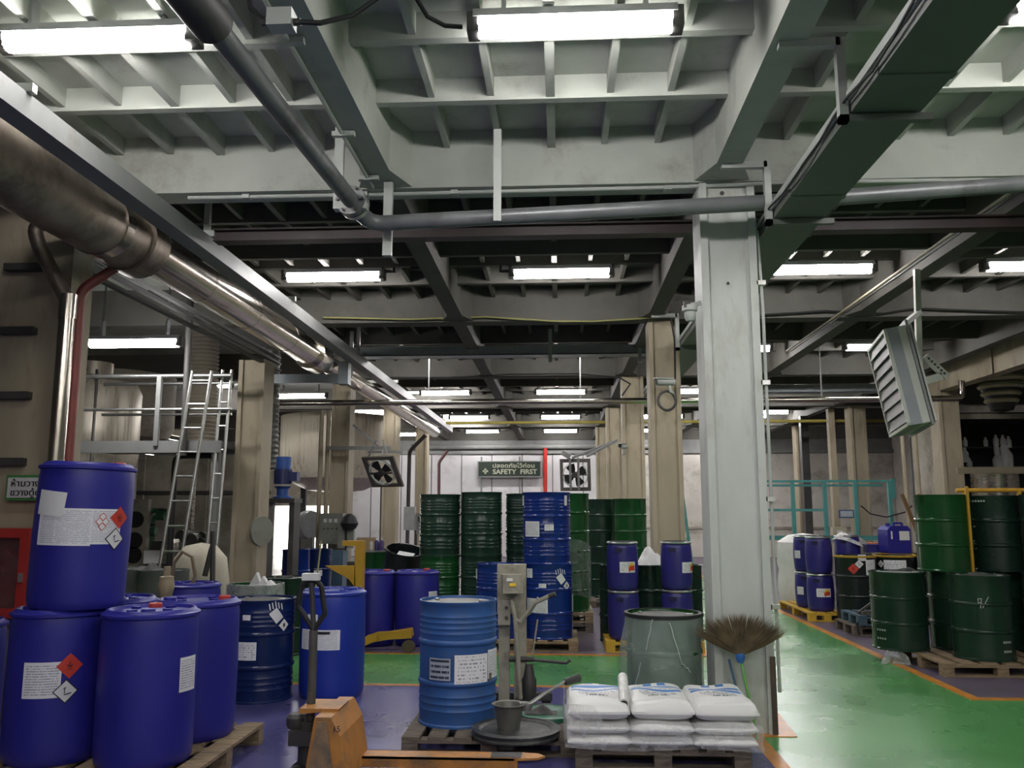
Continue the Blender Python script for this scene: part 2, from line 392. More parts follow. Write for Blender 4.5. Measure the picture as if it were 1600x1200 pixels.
for (px, py, yy, lab) in [(668, 612, 20.9, 'bright fluorescent lamp doubled just left of the fourth row lamp'),
                          (722, 651, 26.4, 'bright fluorescent lamp beside the silver pipe end, fifth row'),
                          (210, 537, 10.4, 'fluorescent batten above the tank platform at left'),
                          (325, 603, 20.5, 'fluorescent lamp glowing behind the two ladders'),
                          (445, 657, 27, 'small far lamp left of the conduit column'),
                          (580, 645, 26.5, 'small far lamp between the two left columns'),
                          (470, 619, 19.6, 'long lamp above the stained round tank'),
                          (625, 679, 29.5, 'farthest small lamp over the left doorway side'),
                          (1232, 645, 27.5, 'small far lamp above the dark brown post'), (1200, 644, 25.5, 'small far lamp just right of the near column')]:
    p = at(px, py, yy); lm = dup(lamp0, (p.x, p.y, p.z), 0, lab, 'fluorescent ceiling lamps')
    for s in (-.42, .42): MB().box(s-.01, s+.01, -.01, .01, .28, max(.3, ZC+.03-p.z)).build('hanger_rod', C_house, lm)
# ================================================================ OVERHEAD STEEL AND PIPES
# clad steam pipe along the left
PX, PZ = -3.60, 3.90
t = thing('clad_pipe', 'large silver aluminium-clad insulated pipe running back along the left', 'pipe', (PX, 14, PZ-.2))
MB().tube([(PX-.02, -2, PZ-.03), (PX-.02, 6.75, PZ-.03)], .25, 28).build('near_section', C_cladold, t, world=True)
MB().tube([(PX-.02, 6.3, PZ-.03), (PX-.02, 6.42, PZ-.03)], .258, 28).build('band', C_clad, t, world=True)
MB().tube([(PX-.01, 6.72, PZ-.02), (PX-.01, 6.98, PZ-.02)], .275, 28).build('joint_collar', C_cladold, t, world=True)
ys = [6.98, 8.2, 9.5, 10.9, 12.0]
for a, b in zip(ys, ys[1:]):
    MB().tube([(PX, a+.01, PZ), (PX, b-.01, PZ)], .19, 28).build('cladding_section', C_clad, t, world=True)
    MB().tube([(PX, b-.025, PZ), (PX, b+.025, PZ)], .194, 28).build('band', C_clad, t, world=True)
MB().tube([(PX, 12.0, PZ), (PX, 12.5, PZ), (PX, 12.8, PZ)], [.235, .235, .15], 28).build('reducer', C_clad, t, world=True)
ys = [12.7, 15.0, 17.5, 20, 22.5, 24.6]
for a, b in zip(ys, ys[1:]):
    MB().tube([(PX, a+.01, PZ), (PX, b-.01, PZ)], .14, 24).build('cladding_section', C_clad, t, world=True)
    MB().tube([(PX, b-.025, PZ), (PX, b+.025, PZ)], .144, 24).build('band', C_clad, t, world=True)
# channel beam next to the pipe
t = MB().box(-3.29, -3.13, -4, 25, 3.93, 4.08).build('channel_beam', C_steel); tag(t, 'long grey channel beam running back beside the silver pipe', 'beam')
for k, yy in enumerate((4.6, 7.3, 9.7, 13.2, 16.2)):
    t = thing('pipe_bracket', ['short steel bracket stub on the tarnished near pipe section', 'steel bracket between channel beam and pipe collar', 'steel bracket above the polished pipe section', 'small bracket above the pipe reducer', 'far bracket above the thin pipe section'][k], 'bracket', (-3.4, yy, 4.08), group='pipe brackets')
    MB().box(-3.75, -3.1, yy, yy+.05, 4.085, 4.14).build('arm', C_white, t, world=True)
    if k in (1, 3): MB().box(-3.2, -3.15, yy, yy+.05, 4.14, ZC-.1).build('rod', C_steel, t, world=True)
# vertical silver pipe and red pipe at the near left column
t = thing('riser_pipe', 'thin silver riser pipe with bent top beside the left column', 'pipe', (-3.85, 6.6, 0))
pv = [at(82, 760, 6.55), at(107, 468, 6.55), at(62, 388, 6.5), at(52, 352, 6.5), at(112, 342, 6.5)]
pv = [V((pv[1].x, 6.55, .3))] + pv[1:]
MB().tube([pv[0], pv[1]], .062, 16).build('straight_run', C_clad, t, world=True)
MB().tube(bend([pv[1]+V((0, 0, -.02)), pv[2], pv[3], pv[4], pv[4]+V((.12, .05, 0))], .14), .058, 14).build('bent_run', C_cladold, t, world=True)
MB().tube([pv[1]+V((0, 0, -.16)), pv[1]+V((0, 0, .04))], .068, 16).build('elbow_collar', C_clad, t, world=True)
C_redp = mat('red_oxide_paint', (.20, .045, .035), .5, var=.2, dirt=(.10, .03, .025), damt=.35)
q1 = at(125, 462, 6.70); q2 = at(190, 412, 6.82)
t = thing('red_pipe', 'dark red fire pipe rising beside the silver riser pipe', 'pipe', (q1.x, 6.70, 0))
MB().tube([(q1.x, 6.70, .3), q1], .045, 14).build('straight_run', C_redp, t, world=True)
MB().tube(bend([q1+V((0, 0, -.1)), q1+V((.01, 0, .05)), q2], .1), .042, 12).build('bent_run', C_redp, t, world=True)
# conduits and trays in the dark left bay
for k, (a, b, c) in enumerate([((118, 385), (330, 520), 'upper'), ((118, 400), (330, 532), 'middle'), ((118, 418), (330, 545), 'lower')]):
    p = at(*a, 7.0); q = V((p.x, 12.5, p.z))
    t = MB().bar(p, q, .06, .035).build('cable_channel', mat('dim_channel', (.07, .068, .062), .6)); tag(t, f'thin grey cable channel under the dark left roof, {c} one', 'channel', 'cable channels')
# dark grey pipe: along the near left beam then across
C_pipe = mat('grey_pipe_paint', (.16, .165, .17), .38, metal=.2, var=.2, scale=4, dirt=(.06, .055, .05), damt=.3)
t = thing('drain_pipe', 'dark grey pipe running overhead then turning across in front of the near column', 'pipe', (-1.6, 6.2, 3.8))
a0 = at(318, 20, 3.75); a1 = at(552, 318, 6.15); a2 = at(578, 350, 6.4); a3 = at(1190, 317, 6.4); a4 = at(1640, 285, 6.4)
MB().tube(bend([a0, a1, a2, a3, a4], .18), .062, 16).build('pipe_run', C_pipe, t, world=True)
d = (a1-a0).normalized()
MB().tube([a1-d*.08, a1-d*.02], .115, 20).build('flange', C_pipe, t, world=True)
MB().tube([a1+d*.0, a1+d*.05], .115, 20).build('flange', C_galv, t, world=True)
for j in range(6):
    ca = d.cross(V((0, 0, 1))).normalized(); cb = ca.cross(d); o = (ca*cos(j*pi/3)+cb*sin(j*pi/3))*.095
    MB().tube([a1-d*.1+o, a1+d*.07+o], .011, 6).build('flange_bolt', C_dark, t, world=True)
MB().tube([a0-d*.35, a0+d*.10], .105, 20).build('valve_body', C_dark, t, world=True)
# flat bar hangers for that pipe
def strap(lab, top, bot, w=.06, th=.012, hook=None):
    t = thing('pipe_hanger', lab, 'hanger', (bot.x, bot.y, bot.z), group='pipe hangers')
    MB().box(top.x-w/2, top.x+w/2, top.y-th/2, top.y+th/2, bot.z, top.z).build('flat_bar', C_white, t, world=True)
    if hook: MB().box(bot.x-hook, bot.x+w/2, bot.y-.05, bot.y+.08, bot.z-.02, bot.z+.05).build('saddle', C_white, t, world=True)
    return t
p = at(777, 345, 6.28); strap('long white flat bar hanger holding the dark pipe mid-span', V((p.x, p.y, ZJ)), V((p.x, p.y, p.z)))
p = at(528, 322, 6.1); strap('white hanger with saddle under the dark pipe flange', V((p.x, p.y, ZC-.1)), V((p.x, p.y, p.z)), .07, .03, hook=.0)
MB().box(p.x-.03, p.x+.22, p.y-.03, p.y+.05, p.z-.03, p.z+.03).build('pipe_saddle', C_white, [o for o in bpy.data.objects if o.name.startswith('pipe_hanger')][-1], world=True)
p = at(605, 400, 6.55); strap('dark bracket strap below the pipe elbow', V((p.x, p.y, ZM)), V((p.x, p.y, p.z)), .07, .05)
for k, (px, py, yy) in enumerate([(548, 590, 13.8), (860, 566, 13.8), (1000, 566, 13.8), (1437, 615, 17.8)]):
    p = at(px, py, yy); strap(['thin hanger at the left end of the grey cable tray', 'thin hanger at the middle of the grey cable tray', 'thin hanger by the beige column on the grey cable tray', 'thin hanger on the far right tray'][k], V((p.x, p.y, ZC-.15)), p, .06, .03)
p = at(869, 518, 13.1); strap('short white tab hanging under the second main beam', V((p.x, 13.1, ZC-.1)), p, .06)
# maroon cross beam
C_maroon = mat('maroon_steel', (.035, .020, .021), .5, var=.25)
t = thing('maroon_beam', 'dark maroon steel beam crossing under the second bay', 'beam', (2, 7.35, 4.0))
z = at(700, 364, 7.35).z
MB().box(-3.1, 8.5, 7.33, 7.37, z-.05, z+.05).build('web', C_maroon, t, world=True)
for s in (-1, 1): MB().box(-3.1, 8.5, 7.28, 7.42, z+s*.05-.007, z+s*.05+.007).build('flange', C_maroon, t, world=True)
# wide duct / cable trunking on the right
C_duct = mat('dark_green_grey_trunking', (.125, .135, .12), .55, var=.08)
t = thing('cable_trunking', 'wide grey-green cable trunking running back on the right of the near column', 'cable trunking', (1.82, 8, 3.82))
for a, b in ((-2, 2.0), (2.0, 4.2), (4.2, 5.9), (5.9, 8.5), (8.5, 11.4), (11.4, 16.5)):
    MB().box(1.635, 2.02, a+.004, b-.004, 3.82, 3.92).build('trunking_section', C_duct, t, world=True)
    MB().box(1.63, 2.025, b-.03, b+.03, 3.812, 3.925).build('joint_strip', C_duct, t, world=True)
for s in (1.625, 2.03): MB().box(s-.01, s+.01, -2, 16.5, 3.89, 3.94).build('edge_rail', C_white, t, world=True)
cab = []
for i in range(15):
    yy = 3.0+i*.3; cab.append((1.605+.012*sin(i*2.1), yy, 3.87+.02*sin(i*1.3)))
t = MB().tube(cab, .008, 6).build('black_cable', C_black); tag(t, 'thin black cable tied along the left edge of the cable trunking', 'cable')
# Z-shaped white angle hangers carrying the trunking
def zhang(lab, yy, ztop):
    t = thing('angle_hanger', lab, 'hanger', (1.6, yy, 3.85), group='angle hangers')
    MB().bar((1.26, yy, ztop), (1.60, yy, ztop), .05, .05).build('top_arm', C_white, t, world=True)
    MB().bar((1.60, yy, ztop+.025), (1.60, yy, 3.77), .05, .05).build('drop_bar', C_white, t, world=True)
    MB().bar((1.575, yy, 3.79), (2.08, yy, 3.79), .05, .04).build('foot_arm', C_duct, t, world=True)
zhang('white angle iron hanger holding the trunking over the first bay', 4.62, 4.25)
zhang('white angle iron hanger holding the trunking beside the near column', 6.35, 4.25)
zhang('white angle iron hanger holding the trunking beyond the near column', 11.45, 4.25)
# conduit on the near beams
t = thing('ceiling_conduit', 'thin pale conduit along the front of the first main beam', 'conduit', (0, 6.62, 4.24))
MB().tube([(-3.1, 6.74, 4.232), (-1.5, 6.74, 4.228), (1.0, 6.72, 4.232), (1.9, 6.66, 4.23), (5, 6.74, 4.232)], .017, 8).build('tube_run', C_white, t, world=True)
for x in (-2.6, -1.6, -.85, .9, 3.4): MB().box(x-.03, x+.03, 6.71, 6.79, 4.212, 4.249).build('clip', C_white, t, world=True)
t = thing('ceiling_conduit', 'pale conduit along the left side of the near cross beam', 'conduit', (-1.53, 5, 4.24))
MB().tube([(-1.50, 2.5, 4.235), (-1.50, 6.6, 4.235)], .014, 8).build('tube_run', C_white, t, world=True)
for y in (3.2, 4.4, 5.6, 6.4): MB().box(-1.57, -1.41, y-.02, y+.02, 4.215, 4.25).build('clip', C_white, t, world=True)
p = at(440, 32, 3.4)
t = thing('junction_box', 'pale cable junction box on the near cross beam', 'junction box', (p.x, p.y, p.z-.04))
MB().cbox((0, 0, .04), (.11, .08, .08)).build('box', C_white, t)
for s in (-1, 1): MB().tube([(s*.05, 0, .03), (s*.085, 0, .03)], .016, 8).build('gland', C_dark, t)
t = MB().tube([p+V((-.08, 0, -.01)), at(410, 30, 3.4), at(392, 12, 3.4), at(385, -30, 3.4)], .012, 8).build('black_cable', C_black); tag(t, 'black cable hanging left of the pale junction box', 'cable')
t = MB().tube([p+V((.08, 0, -.01)), at(500, 36, 3.4), at(550, 25, 3.5), at(600, -10, 3.5)], .012, 8).build('black_cable', C_black); tag(t, 'black cable hanging right of the pale junction box', 'cable')
t = MB().tube([at(648, -30, 4.5), at(652, 0, 4.55), at(668, 26, 4.6), at(695, 40, 4.68), at(722, 42, 4.72)], .014, 8).build('black_cable', C_black); tag(t, 'black cable looping into the left end of the near centre lamp', 'cable')
# lamp feed cables in the second bay
def cable(lab, pts, r=.012, m=None, cat='cable', name='black_cable'):
    t = MB().tube(pts, r, 6).build(name, m or C_black); return tag(t, lab, cat)
cable('black cable looping between the two second-row lamps', [at(603, 424, 10), at(616, 425, 10), at(614, 398, 10), at(630, 395, 10), at(645, 420, 10), at(690, 418, 10), at(745, 398, 10), at(775, 396, 10), at(783, 408, 10), at(782, 424, 10), at(796, 424, 10)], .02)
cable('black cable looping beside the right second-row lamp', [at(1365, 392, 10), at(1410, 388, 10), at(1440, 400, 10), at(1465, 412, 10)], .012)
cable('yellow-green cable sagging under the second main beam', [at(505, 496, 11.6), at(640, 499, 11.6), at(760, 495, 11.6), at(868, 502, 11.6), at(930, 502, 11.6), at(1060, 494, 11.6)], .012, mat('yellow_cable', (.28, .27, .10), .6))
cable('black cable drooping under the second main beam on the right', [at(1190, 492, 11.6), at(1290, 486, 11.6), at(1380, 490, 11.6), at(1430, 482, 11.6), at(1600, 488, 11.6)], .014)
cable('black cable along the third main beam', [at(600, 590, 16.5), at(700, 590, 16.5), at(800, 585, 16.5), at(900, 584, 16.5), at(968, 590, 16.5), at(985, 600, 16.5), at(972, 618, 16.4)], .018)
# small conduits along right beam
t = thing('ceiling_conduit', 'thin pale conduit running back under the right cross beam', 'conduit', (3.7, 8, 4.2))
MB().tube([(3.72, 2, 4.22), (3.72, 14, 4.22)], .016, 8).build('tube_run', C_colold, t, world=True)
MB().tube([(3.79, 2, 4.225), (3.79, 14, 4.225)], .012, 8).build('tube_run', C_dark, t, world=True)
# cable tray with hanging frame (third bay)
C_tray = mat('blue_grey_tray', (.27, .30, .32), .45, metal=.2, var=.1)
zt = at(780, 548, 13.8).z
t = thing('cable_tray', 'blue-grey cable tray crossing the third bay', 'cable tray', (-.9, 13.8, zt-.1))
x0 = at(548, 548, 13.8).x; x1 = at(1012, 548, 13.8).x
MB().box(x0, x1, 13.8, 14.1, zt-.07, zt-.055).build('tray_floor', C_tray, t, world=True)
for yy in (13.8, 14.09): MB().box(x0, x1, yy, yy+.012, zt-.07, zt+.08).build('side_rail', C_tray, t, world=True)
b0 = at(515, 545, 13.0); b1 = at(545, 602, 13.0); zl = at(470, 592, 13.0).z; xl = at(415, 592, 13.0).x
t = thing('tray_drop', 'grey steel trunking drop joining the two tray levels under the pipe', 'cable trunking', (b0.x, 13.0, b1.z))
MB().box(-3.42, -3.26, 12.95, 13.15, zl-.09, 3.925).build('drop_box', C_tray, t, world=True)
MB().box(xl, -3.42, 12.97, 13.13, zl-.07, zl+.07).build('lower_run', C_tray, t, world=True)
zt2 = at(1280, 605, 17.8).z
t = thing('cable_tray', 'grey cable tray on the far right behind the near column', 'cable tray', (5.4, 17.8, zt2-.1))
MB().box(3.2, 7.4, 17.8, 18.1, zt2-.1, zt2-.09).build('tray_floor', C_tray, t, world=True)
for yy in (17.8, 18.09): MB().box(3.2, 7.4, yy, yy+.012, zt2-.1, zt2+.06).build('side_rail', C_tray, t, world=True)
# transverse silver pipe
p0 = at(405, 628, 15.4); p1 = at(1505, 628, 15.4); zz = at(900, 627, 15.4).z
t = thing('cross_pipe', 'thin silver pipe crossing the hall with an elbow at its right end', 'pipe', (1.4, 15.4, zz-.05))
MB().tube(bend([(p0.x, 15.4, zz), (p1.x, 15.4, zz), (p1.x, 15.4, zz+.32)], .15), .055, 14).build('pipe_run', C_clad, t, world=True)
for x in (-2.375, .385, 4.665): MB().bar((x, 15.4, zz+.05), (x, 15.4, ZR-.002), .02).build('drop_rod', C_steel, t, world=True)
for px in (620, 800, 1095): MB().tube([(at(px, 627, 15.4).x-.04, 15.4, zz), (at(px, 627, 15.4).x+.04, 15.4, zz)], .062, 14).build('coupling', C_clad, t, world=True)
t = MB().tube([(-3, 22.5, 3.95), (9, 22.5, 3.95)], .04, 8).build('yellow_pipe', mat('yellow_pipe_paint', (.40, .33, .08), .5)); tag(t, 'thin yellow pipe crossing the far bays', 'pipe')
t = MB().tube([at(852, 700, 31.5), at(852, 705, 31.5), V((at(852, 770, 31.5).x, 31.5, .1))], .07, 10).build('red_pipe', mat('bright_red_paint', (.55, .03, .02), .4)); tag(t, 'bright red vertical pipe on the white back wall', 'pipe')
t = MB().tube(bend([(-5.5, 31.56, 4.0), (4, 31.56, 4.0)], .1), .1, 10).build('grey_pipe', C_steel); tag(t, 'thick grey pipe along the top of the back wall', 'pipe')
# ================================================================ DRUMS
def paint(name, c, rough=.3, var=.12, dirt=None, damt=.3, coat=.0, **k): return mat(name, c, rough, var=var, dirt=dirt, damt=damt, coat=coat, scale=3, **k)
P_green = paint('green_drum_paint', (.010, .068, .018), .2, dirt=(.02, .035, .025), damt=.25)
P_greend = paint('dark_green_drum_paint', (.012, .038, .023), .24, dirt=(.035, .05, .042), damt=.35)
P_greend2 = paint('black_green_drum_paint', (.010, .028, .020), .28, dirt=(.02, .035, .028), damt=.35)
P_navy = paint('navy_drum_paint', (.008, .03, .20), .2, dirt=(.012, .02, .10), damt=.2)
P_ink = paint('ink_blue_drum_paint', (.007, .02, .095), .25)
P_blue = paint('worn_blue_drum_paint', (.028, .10, .31), .45, var=.18, dirt=(.05, .09, .19), damt=.42, dscale=9)
P_blk = paint('black_drum_paint', (.012, .018, .018), .3)
PL_roy = paint('royal_blue_plastic', (.022, .022, .26), .42, var=.06, bump=.04)
PL_roy2 = paint('bright_blue_plastic', (.016, .04, .33), .36, var=.06, bump=.04)
PL_vio = paint('violet_blue_plastic', (.030, .026, .19), .35, var=.06)
C_lidw = paint('worn_drum_lid', (.06, .065, .06), .5, var=.3, dirt=(.13, .13, .12), damt=.4, dscale=8)
C_ylw = mat('yellow_drum_rim', (.50, .32, .03), .35)
C_ring = mat('galvanised_lever_ring', (.50, .52, .55), .3, metal=.85, var=.15)
C_bung = mat('bung_metal', (.42, .42, .42), .35, metal=.8)
C_redcap = mat('red_cap', (.45, .05, .04), .4)
C_white_p = mat('white_paper', (.74, .74, .74), .6, var=.04)
LB1 = paper('small_print_label', 14, ink=(.34, .35, .40), base=(.78, .78, .80), dens=.45, xs=34)
LB2 = paper('dense_print_label', 20, ink=(.45, .46, .52), base=(.80, .80, .82), dens=.42, xs=40)
LB3 = paper('sparse_print_label', 8, ink=(.30, .32, .40), base=(.82, .82, .84), dens=.52, xs=22)
LB4 = paper('worn_stencil_label', 4, ink=(.03, .04, .07), base=(.38, .42, .50), dens=.40, xs=14)
C_hazred = mat('hazard_red', (.60, .05, .03), .45, var=.05)
C_blackink = mat('black_ink', (.02, .02, .02), .5)
C_yelink = mat('yellow_ink', (.85, .55, .04), .5)
MC = {}
def steel_mesh(h, r, bead, open_top):
    k = ('s', h, r, bead, open_top)
    if k in MC: return MC[k]
    rc = r+.007; p = [(0, .015), (r-.02, .015), (r-.004, 0.0), (rc, 0), (rc, .014), (r, .022)]
    def hoop(z): return [(r, z-.022), (r+.010, z-.010), (r+.012, z), (r+.010, z+.010), (r, z+.022)]
    def beads(z0, z1, n):
        o = []
        for i in range(n):
            z = z0+(z1-z0)*(i+.5)/n; o += [(r, z-.014), (r+.0055, z), (r, z+.014)]
        return o
    if bead: p += beads(.10*h, .27*h, 3)
    p += hoop(.34*h)
    if bead: p += beads(.40*h, .56*h, 3) if bead > 1 else []
    p += hoop(.665*h)
    if bead: p += beads(.72*h, .90*h, 4)
    p += [(r, h-.024), (rc, h-.015), (rc, h), (r-.004, h)]
    p += [(r-.008, .03), (0, .03)] if open_top else [(r-.008, h-.018), (r-.03, h-.018)]
    b = MB(); b.lathe(p, 40)
    MC[k] = b; return b
def rsteel(r): return lambda z: r+.0075
def camdir(x, y): return atan2(-y, -x)
def patch(root, rf, u, zc, w, h, m, name='drum_label', rot=0, off=.0, n=8, lab=None, par=None):
    """a label curved round the drum; u = -1..1 across the drum as the photo sees it"""
    a0 = camdir(root.location.x, root.location.y)+math.asin(max(-.99, min(.99, u)))-root.rotation_euler.z
    vs = []; uv = []
    for j in range(n+1):
        for i in range(n+1):
            s, t = (i/n-.5)*w, (j/n-.5)*h
            x = s*cos(rot)-t*sin(rot); z = zc+s*sin(rot)+t*cos(rot)
            r = rf(z)+.0015+off; vs.append((r*cos(a0+x/r), r*sin(a0+x/r), z)); uv.append((i/n, j/n))
    b = MB(); b.add(vs, [(j*(n+1)+i, j*(n+1)+i+1, (j+1)*(n+1)+i+1, (j+1)*(n+1)+i) for j in range(n) for i in range(n)]); b.sm = True
    me = b.mesh(name, m, uv); o = link(name, me, par or root); return tag(o, lab)
def hazard(root, rf, u, z, s, red=False, lab=None):
    d = patch(root, rf, u, z, s, s, C_hazred if red else C_blackink, 'hazard_diamond', R(45), .001)
    if not red:
        patch(root, rf, u, z, s*.88, s*.88, C_white_p, 'diamond_face', R(45), .002, par=d)
        k = .16*s
        patch(root, rf, u-.02, z+k*.4, s*.05, s*.34, C_blackink, 'tree_mark', 0, .003, 2, par=d)
        patch(root, rf, u-.02, z+k*1.1, s*.18, s*.05, C_blackink, 'tree_mark', R(30), .003, 2, par=d)
        patch(root, rf, u+.04, z-k*.9, s*.42, s*.06, C_blackink, 'fish_mark', R(12), .003, 2, par=d)
    else:
        for (du, dz, w, h, rt) in ((0, .08, .07, .30, 0), (-.03, .0, .07, .2, R(25)), (.03, .0, .07, .2, R(-25)), (0, -.18, .3, .04, 0)):
            patch(root, rf, u+du, z+dz*s, w*s, h*s, mat('dark_flame_ink', (.16, .02, .02), .5), 'flame_mark', rt, .003, 2, par=d)
def steel_drum(label, loc, m, h=.86, r=.288, bead=0, open_top=False, lid=None, group=None, cat='drum', bung=True, rz=0, name='steel_drum', rim=None):
    t = thing(name, label, cat, loc, rz, group)
    k = ('sm', h, r, bead, open_top, m.name)
    if k not in MC: MC[k] = steel_mesh(h, r, bead, open_top).mesh('body', m)
    link('body', MC[k], t)
    if not open_top:
        l = lid or m; k = ('lid', r, l.name)
        if k not in MC: MC[k] = MB().lathe([(0, 0), (r-.05, 0), (r-.045, -.004), (r-.022, -.004)], 40).mesh('lid', l)
        link('lid', MC[k], t, (0, 0, h-.014))
        if bung:
            for (bx, by, br) in ((.19, -.05, .034), (-.17, .08, .02)):
                k = ('bung', br)
                if k not in MC: MC[k] = MB().lathe([(br, 0), (br, .012), (br*.6, .014), (0, .012)], 14).mesh('bung', C_bung)
                link('bung', MC[k], t, (bx, by, h-.014))
    if rim:
        b = MB().lathe([(r-.012, h-.02), (r+.014, h-.022), (r+.016, h+.004), (r-.012, h+.006)], 40); b.build('rim_ring', rim, t)
    return t
def rplast(h, r):
    ks = [(0, .9), (.03, .965), (.08, .985), (.5, 1.0), (.9, .985), (.965, .955), (1, .94)]
    def f(z):
        t = max(0, min(1, z/h))
        for (a, ra), (b, rb) in zip(ks, ks[1:]):
            if t <= b: return r*(ra+(rb-ra)*(t-a)/(b-a))
        return r*.94
    return f
def plastic_drum(label, loc, m=None, h=.90, r=.285, group=None, cap=None, rz=0):
    m = m or PL_roy
    t = thing('plastic_drum', label, 'drum', loc, rz, group)
    k = ('pm', h, r, m.name)
    if k not in MC:
        rf = rplast(h, r); p = [(0, .012), (r*.8, .012), (r*.86, 0), (r*.915, .004)]
        p += [(rf(h*q), h*q) for q in (.03, .055, .08, .2, .35, .5, .65, .8, .9, .94, .955)]
        MC[k] = MB().lathe(p, 48).mesh('body', m)
        MC[('pf', h, r, m.name)] = MB().lathe([(r*.955, .945*h), (r*1.0, .95*h), (r*1.015, .955*h), (r*1.015, .972*h), (r*.985, .976*h), (r*.93, .985*h), (r*.90, 1.0*h), (r*.86, 1.0*h), (r*.83, .978*h), (r*.4, .984*h), (0, .984*h)], 48).mesh('top_ring', m)
    link('body', MC[k], t); link('top_ring', MC[('pf', h, r, m.name)], t)
    for i, (bx, by) in enumerate(((.62*r, 0), (-.62*r, 0))):
        c = (C_redcap if cap == 'red' else m) if i == 0 else m; k = ('pb', c.name)
        if k not in MC: MC[k] = MB().lathe([(.042, -.01), (.042, .02), (.036, .026), (0, .026)], 16).mesh('bung_cap', c)
        link('bung_cap', MC[k], t, (bx, by, .984*h))
    for i in range(4):
        k = ('pw', h, r, m.name)
        if k not in MC: MC[k] = MB().box(-.03, .03, -.012, .012, 0, .022).mesh('lid_rib', m)
        link('lid_rib', MC[k], t, (.5*r*cos(i*pi/2+.8), .5*r*sin(i*pi/2+.8), .975*h), (0, 0, i*pi/2+.8))
    return t
def keg(label, loc, h=.56, r=.19, group=None, m=None, lid=None):
    """small open-head plastic drum with lever ring"""
    m = m or PL_vio; t = thing('plastic_keg', label, 'drum', loc, 0, group)
    def rf(z):
        q = z/h; return r*(.84+.16*min(1, sin(pi*min(1, max(0, .08+.84*q)))**.55)) if q < .93 else r*.88
    k = ('k', h, r, m.name)
    if k not in MC:
        p = [(0, .01), (r*.75, .01), (r*.82, 0)]+[(rf(h*i/20), h*i/20) for i in range(1, 19)]+[(r*.88, h*.94), (r*.9, h*.95)]
        MC[k] = MB().lathe(p, 36).mesh('body', m)
        MC['kr', h, r] = MB().lathe([(r*.86, h*.945), (r*.97, h*.945), (r*1.0, h*.965), (r*.97, h*.985), (r*.88, h*.99)], 36).mesh('lever_ring', C_ring)
        MC['kl', h, r] = MB().lathe([(r*.92, h*.95), (r*.9, h*.995), (r*.84, h), (r*.78, h*.98), (0, h*.985)], 36).mesh('lid', C_black)
        MC['kn'] = MB().cbox((0, 0, 0), (.025, .09, .05)).mesh('handle_recess', mat('dark_blue_recess', (.012, .011, .06), .5))
    link('body', MC[k], t); link('lever_ring', MC['kr', h, r], t); link('lid', MC['kl', h, r], t)
    a = camdir(loc[0], loc[1])
    for s in (-.25, pi-.25):
        link('handle_recess', MC['kn'], t, (r*.945*cos(a+s), r*.945*sin(a+s), h*.82), (0, 0, a+s))
    return t, rf
# ---------------------------------------------------------------- pallets
def pallet(label, x0, x1, y0, y1, z0=0, h=.135, m=None, nb=7, group='wooden pallets', along='x', rz=0, name='wooden_pallet'):
    """deck boards run along Y (nb boards side by side in X), stringer boards along X, 9 blocks"""
    m = m or C_wood; cx, cy = (x0+x1)/2, (y0+y1)/2; w, d = x1-x0, y1-y0
    t = thing(name, label, 'pallet', (cx, cy, z0), rz, group)
    bw = w/nb*.72; tb = .02; sh = h-.115 if h > .125 else .01
    bm = MB().box(-bw/2, bw/2, -d/2, d/2, 0, tb).mesh('deck_board', m)
    for i in range(nb): link('deck_board', bm, t, (-w/2+bw/2+(w-bw)*i/(nb-1), 0, h-tb))
    sm = MB().box(-w/2, w/2, -.05, .05, 0, tb).mesh('stringer', m)
    km = MB().box(-.055, .055, -.05, .05, 0, h-3*tb).mesh('block', m)
    fm = MB().box(-w/2, w/2, -.05, .05, 0, tb).mesh('bottom_board', m)
    for yy in (-d/2+.05, 0, d/2-.05):
        link('stringer', sm, t, (0, yy, h-2*tb)); link('bottom_board', fm, t, (0, yy, 0))
        for xx in (-w/2+.055, 0, w/2-.055): link('block', km, t, (xx, yy, tb))
    return t
# ================================================================ LEFT PALLET OF BLUE PLASTIC DRUMS
pallet('worn wooden pallet under the big blue plastic drums at lower left', -3.46, -2.12, 5.02, 6.30, m=C_wood)
hp = .135; GB = 'blue plastic drums on the left pallet'
da = plastic_drum('front left blue plastic drum on the pallet, with label and red diamond', (-3.13, 5.38, hp), group=GB, rz=.6)
dc = plastic_drum('front right blue plastic drum on the pallet with a side label', (-2.53, 5.33, hp), group=GB, cap='red', rz=1.9)
dd = plastic_drum('blue plastic drum behind the front right one on the left pallet', (-2.50, 5.94, hp), group=GB, cap='red', rz=.4)
de = plastic_drum('mostly hidden blue plastic drum at the back of the left pallet', (-3.11, 5.99, hp), group=GB, rz=2.2)
db = plastic_drum('top blue plastic drum stacked at left with big paper label', (-3.06, 5.40, hp+.895), group=GB, cap='red', rz=.3)
db.rotation_euler = (0, R(1.5), .3)
rp = rplast(.90, .285)
patch(da, rp, -.30, .50, .215, .205, LB1); hazard(da, rp, .22, .575, .105, True); hazard(da, rp, .17, .43, .10)
patch(dc, rp, .80, .52, .15, .20, LB1)
patch(db, rp, -.42, .50, .34, .225, LB2); patch(db, rp, .12, .505, .40, .215, LB2); patch(db, rp, -.68, .64, .20, .15, C_white_p, 'blank_sheet', R(-5), .003)
hazard(db, rp, .70, .56, .10, True); hazard(db, rp, .64, .43, .10)
for (u, z) in ((.36, .565), (.30, .535), (.42, .535), (.36, .505)):
    patch(db, rp, u, z, .036, .036, C_hazred, 'pictogram_frame', R(45), .002, 2); patch(db, rp, u, z, .029, .029, C_white_p, 'pictogram', R(45), .003, 2)
t = plastic_drum('blue plastic drum cut off by the left edge of the picture', (-4.05, 5.75, 0), group=GB)
